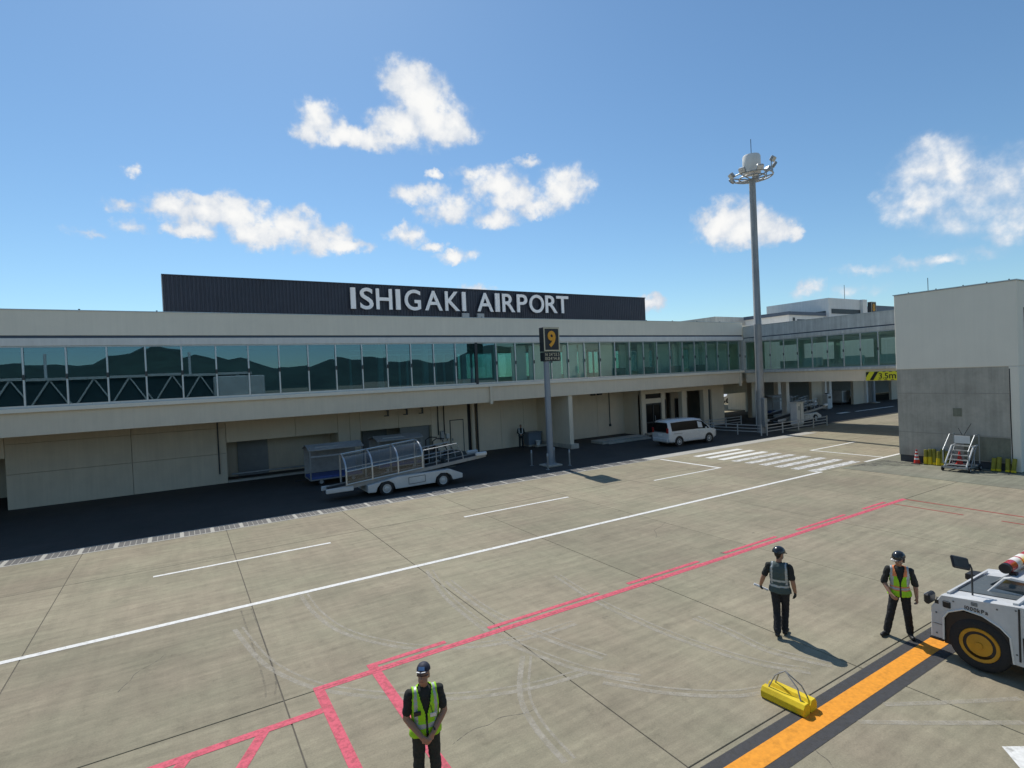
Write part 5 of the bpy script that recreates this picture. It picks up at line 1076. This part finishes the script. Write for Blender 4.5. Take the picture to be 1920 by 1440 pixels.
# 1: guard in the foreground, hands folded
J = dict(BASE); J.update(elR=(.245, .03, 1.13), elL=(-.245, .03, 1.13), wrR=(.075, .205, .945), wrL=(-.065, .185, .96), handR=(-.75, .25, -.7), handL=(.75, .3, -.75), palmR=(-.3, -1, .1), palmL=(.3, -1, .1), kneeR=(.105, .01, .5), kneeL=(-.105, .01, .5), ankleR=(.12, -.02, .09), ankleL=(-.12, -.02, .09), thumb_in=True)
t, nm, idx, C, h, HR = person('guard in a dark cap and bright lime vest, hands folded in front, nearest the camera', (2.50, 6.62, .004), (-.22, -.97), J, dict(shirt='shirt black', trousers='trousers dark green', skin='skin deep'), head_yaw=math.radians(-24), head_pitch=math.radians(10), hands=('skin deep', 'skin deep'), sleeve=.72, scale=.995, voxel=.0085)
vest_from(t, nm, idx, C, J, std_vest((1.13, .085), [(1.01, 1.055, 1)], [(.095, .135, 1)]), ['vest lime', 'vest silver', 'sign black'])
cp = dome(t, h, HR, 'cap', 'cap navy', (.088, .108, .092), .066, (.82, .050, .006))
m = MB(); m.add([h((x, y, z)) for x, y, z in ((-.042, .103, .084), (.042, .103, .084), (.038, .088, .125), (-.038, .088, .125))], [(0, 1, 2, 3)]); m.build('badge', 'cap badge', cp, world=False)
m = MB(); m.add([h((x, y, z)) for x, y, z in ((-.06, .128, .072), (-.012, .15, .071), (-.014, .136, .076), (-.056, .116, .077))], [(0, 1, 2, 3)]); m.add([h((x, y, z)) for x, y, z in ((.012, .15, .071), (.06, .128, .072), (.056, .116, .077), (.014, .136, .076))], [(0, 1, 2, 3)]); m.build('brim_braid', 'trim white', cp, world=False)
MB().box(.07, .125, 1.19, .16, .150, 1.245).build('chest_radio', 'sign black', t, bevel=.008, world=False); MB().box(-.125, .128, 1.14, -.045, .146, 1.19).build('name_badge', 'trim white', t, bevel=.004, world=False)
MB().path([(-.08, .14, 1.19), (-.06, .135, 1.27), (-.03, .11, 1.40)], .004, n=6).build('lanyard', 'sign black', t, world=False)
MB().lathe([(.036, -.012), (.036, .012)], (-.085, .16, .985), 'x', 14).build('watch', 'watch', t, world=False)
MB().path([h((-.07, .03, .018)), h((-.06, .085, .018)), h((0, .102, .016)), h((.06, .085, .018)), h((.07, .03, .018))], .006, n=6).build('glasses', 'watch', t, world=False)

# 2: worker walking away with a white paper roll
J = dict(BASE); J.update(kneeR=(.07, .10, .52), ankleR=(.05, .06, .09), kneeL=(-.07, -.02, .50), ankleL=(-.05, -.18, .12), toeL=(-.06, -.05, .045), elL=(-.30, -.03, 1.14), wrL=(-.37, .07, .94), handL=(-.1, .5, -.8), palmL=(.8, .4, .2), elR=(.245, -.05, 1.12), wrR=(.27, .02, .90))
t, nm, idx, C, h, HR = person('worker seen from behind in black helmet and dark vest, white paper roll in hand', (10.0, 6.55, .004), (.90, .43), J, dict(shirt='shirt black', trousers='trousers black', skin='skin deep'), head_yaw=math.radians(-35), head_pitch=math.radians(-8), hands=('shirt black', 'shirt black'), sleeve=.7, scale=.985)
def back_rule(x, y, z, nx, ny, s):
    r = std_vest((1.13, .085), [(1.005, 1.045, 1), (1.12, 1.155, 1)], [(.105, .14, 1)])(x, y, z, nx, ny, s)
    return r
vest_from(t, nm, idx, C, J, back_rule, ['vest dark', 'vest silver', 'sign black'])
hm = dome(t, h, HR, 'helmet', 'helmet black', (.118, .138, .125), .045, (.9, .045, .015))
MB().path([h((-.10, .0, .05)), h((-.085, .03, -.05)), h((0, .06, -.115)), h((.085, .03, -.05)), h((.10, .0, .05))], .006, n=6).build('chin_strap', 'vest silver', hm, world=False)
pr = tag(MB().tube((-.13, 0, 0), (.13, 0, 0), .022, n=12).mesh('paper_roll', 'paper white', smooth=True) and bpy.data.objects.new('paper_roll', MB().lathe([(.012, -.14), (.024, -.14), (.024, .14), (.012, .14)], ax='x', n=14).mesh('paper_roll', 'paper white', smooth=True)), 'white paper roll held in the left hand of the worker walking away', 'paper roll')
COL.objects.link(pr); wm_ = parent_world(t); pr.location = wm_ @ Vector((-.375, .125, .865)); pr.rotation_euler = (.2, .35, t.rotation_euler.z + .15)

# 3: worker with ponytail stepping by the tug
J = dict(BASE); J.update(kneeR=(.17, .05, .50), ankleR=(.24, .0, .09), kneeL=(-.12, .01, .5), ankleL=(-.16, -.05, .09), toeR=(.34, .12, .045), elR=(.27, -.01, 1.12), wrR=(.17, .16, .93), handR=(-.6, .5, -.6), palmR=(-.6, -.6, 0), elL=(-.27, -.03, 1.12), wrL=(-.28, .03, .87))
t, nm, idx, C, h, HR = person('worker with a ponytail in a black helmet and lime vest, stepping beside the tow tractor', (11.70, 5.17, .004), (-.86, -.50), J, dict(shirt='shirt black', trousers='trousers black', skin='skin'), head_yaw=math.radians(-38), head_pitch=math.radians(-14), sleeve=.98, female=True, scale=.935)
def r3(x, y, z, nx, ny, s):
    r = std_vest((1.10, .085), [(1.0, 1.02, 3), (1.02, 1.06, 1), (1.06, 1.085, 3)], [(.10, .15, 1)])(x, y, z, nx, ny, s)
    if r is not None and z > 1.30: return 3 if abs(x) < .115 else 1
    return r
vest_from(t, nm, idx, C, J, r3, ['vest lime', 'vest silver', 'sign black', 'vest orange'])
hm = dome(t, h, HR, 'helmet', 'helmet black', (.118, .138, .125), .045, (.9, .045, .015))
MB().path([h((0, -.10, .0)), h((0, -.15, -.02)), h((.01, -.165, -.08)), h((.02, -.15, -.15))], .022, n=8).build('ponytail', 'hair black', t, smooth=True, world=False)
MB().path([h((-.10, .0, .05)), h((-.085, .03, -.05)), h((0, .06, -.115)), h((.085, .03, -.05)), h((.10, .0, .05))], .005, n=6).build('chin_strap', 'sign black', hm, world=False)

# 4: guard standing at the wall
J = dict(BASE); J.update(elR=(.25, .02, 1.13), elL=(-.25, .02, 1.13), wrR=(.08, .19, 1.03), wrL=(-.08, .18, 1.0), handR=(-.9, .1, -.2), handL=(.9, .1, -.2), palmR=(0, -1, 0), palmL=(0, -1, 0))
t, nm, idx, C, h, HR = person('guard in dark uniform with pale crossed straps standing at the shaded wall', (21.45, 34.3, 0), (-.5, -.86), J, dict(shirt='shirt black', trousers='trousers black', skin='skin'), sleeve=1.0, voxel=.014)
vest_from(t, nm, idx, C, J, std_vest((1.2, .085), [(1.05, 1.10, 1)], [(.09, .14, 1)]), ['vest dark', 'paper white', 'sign black'])
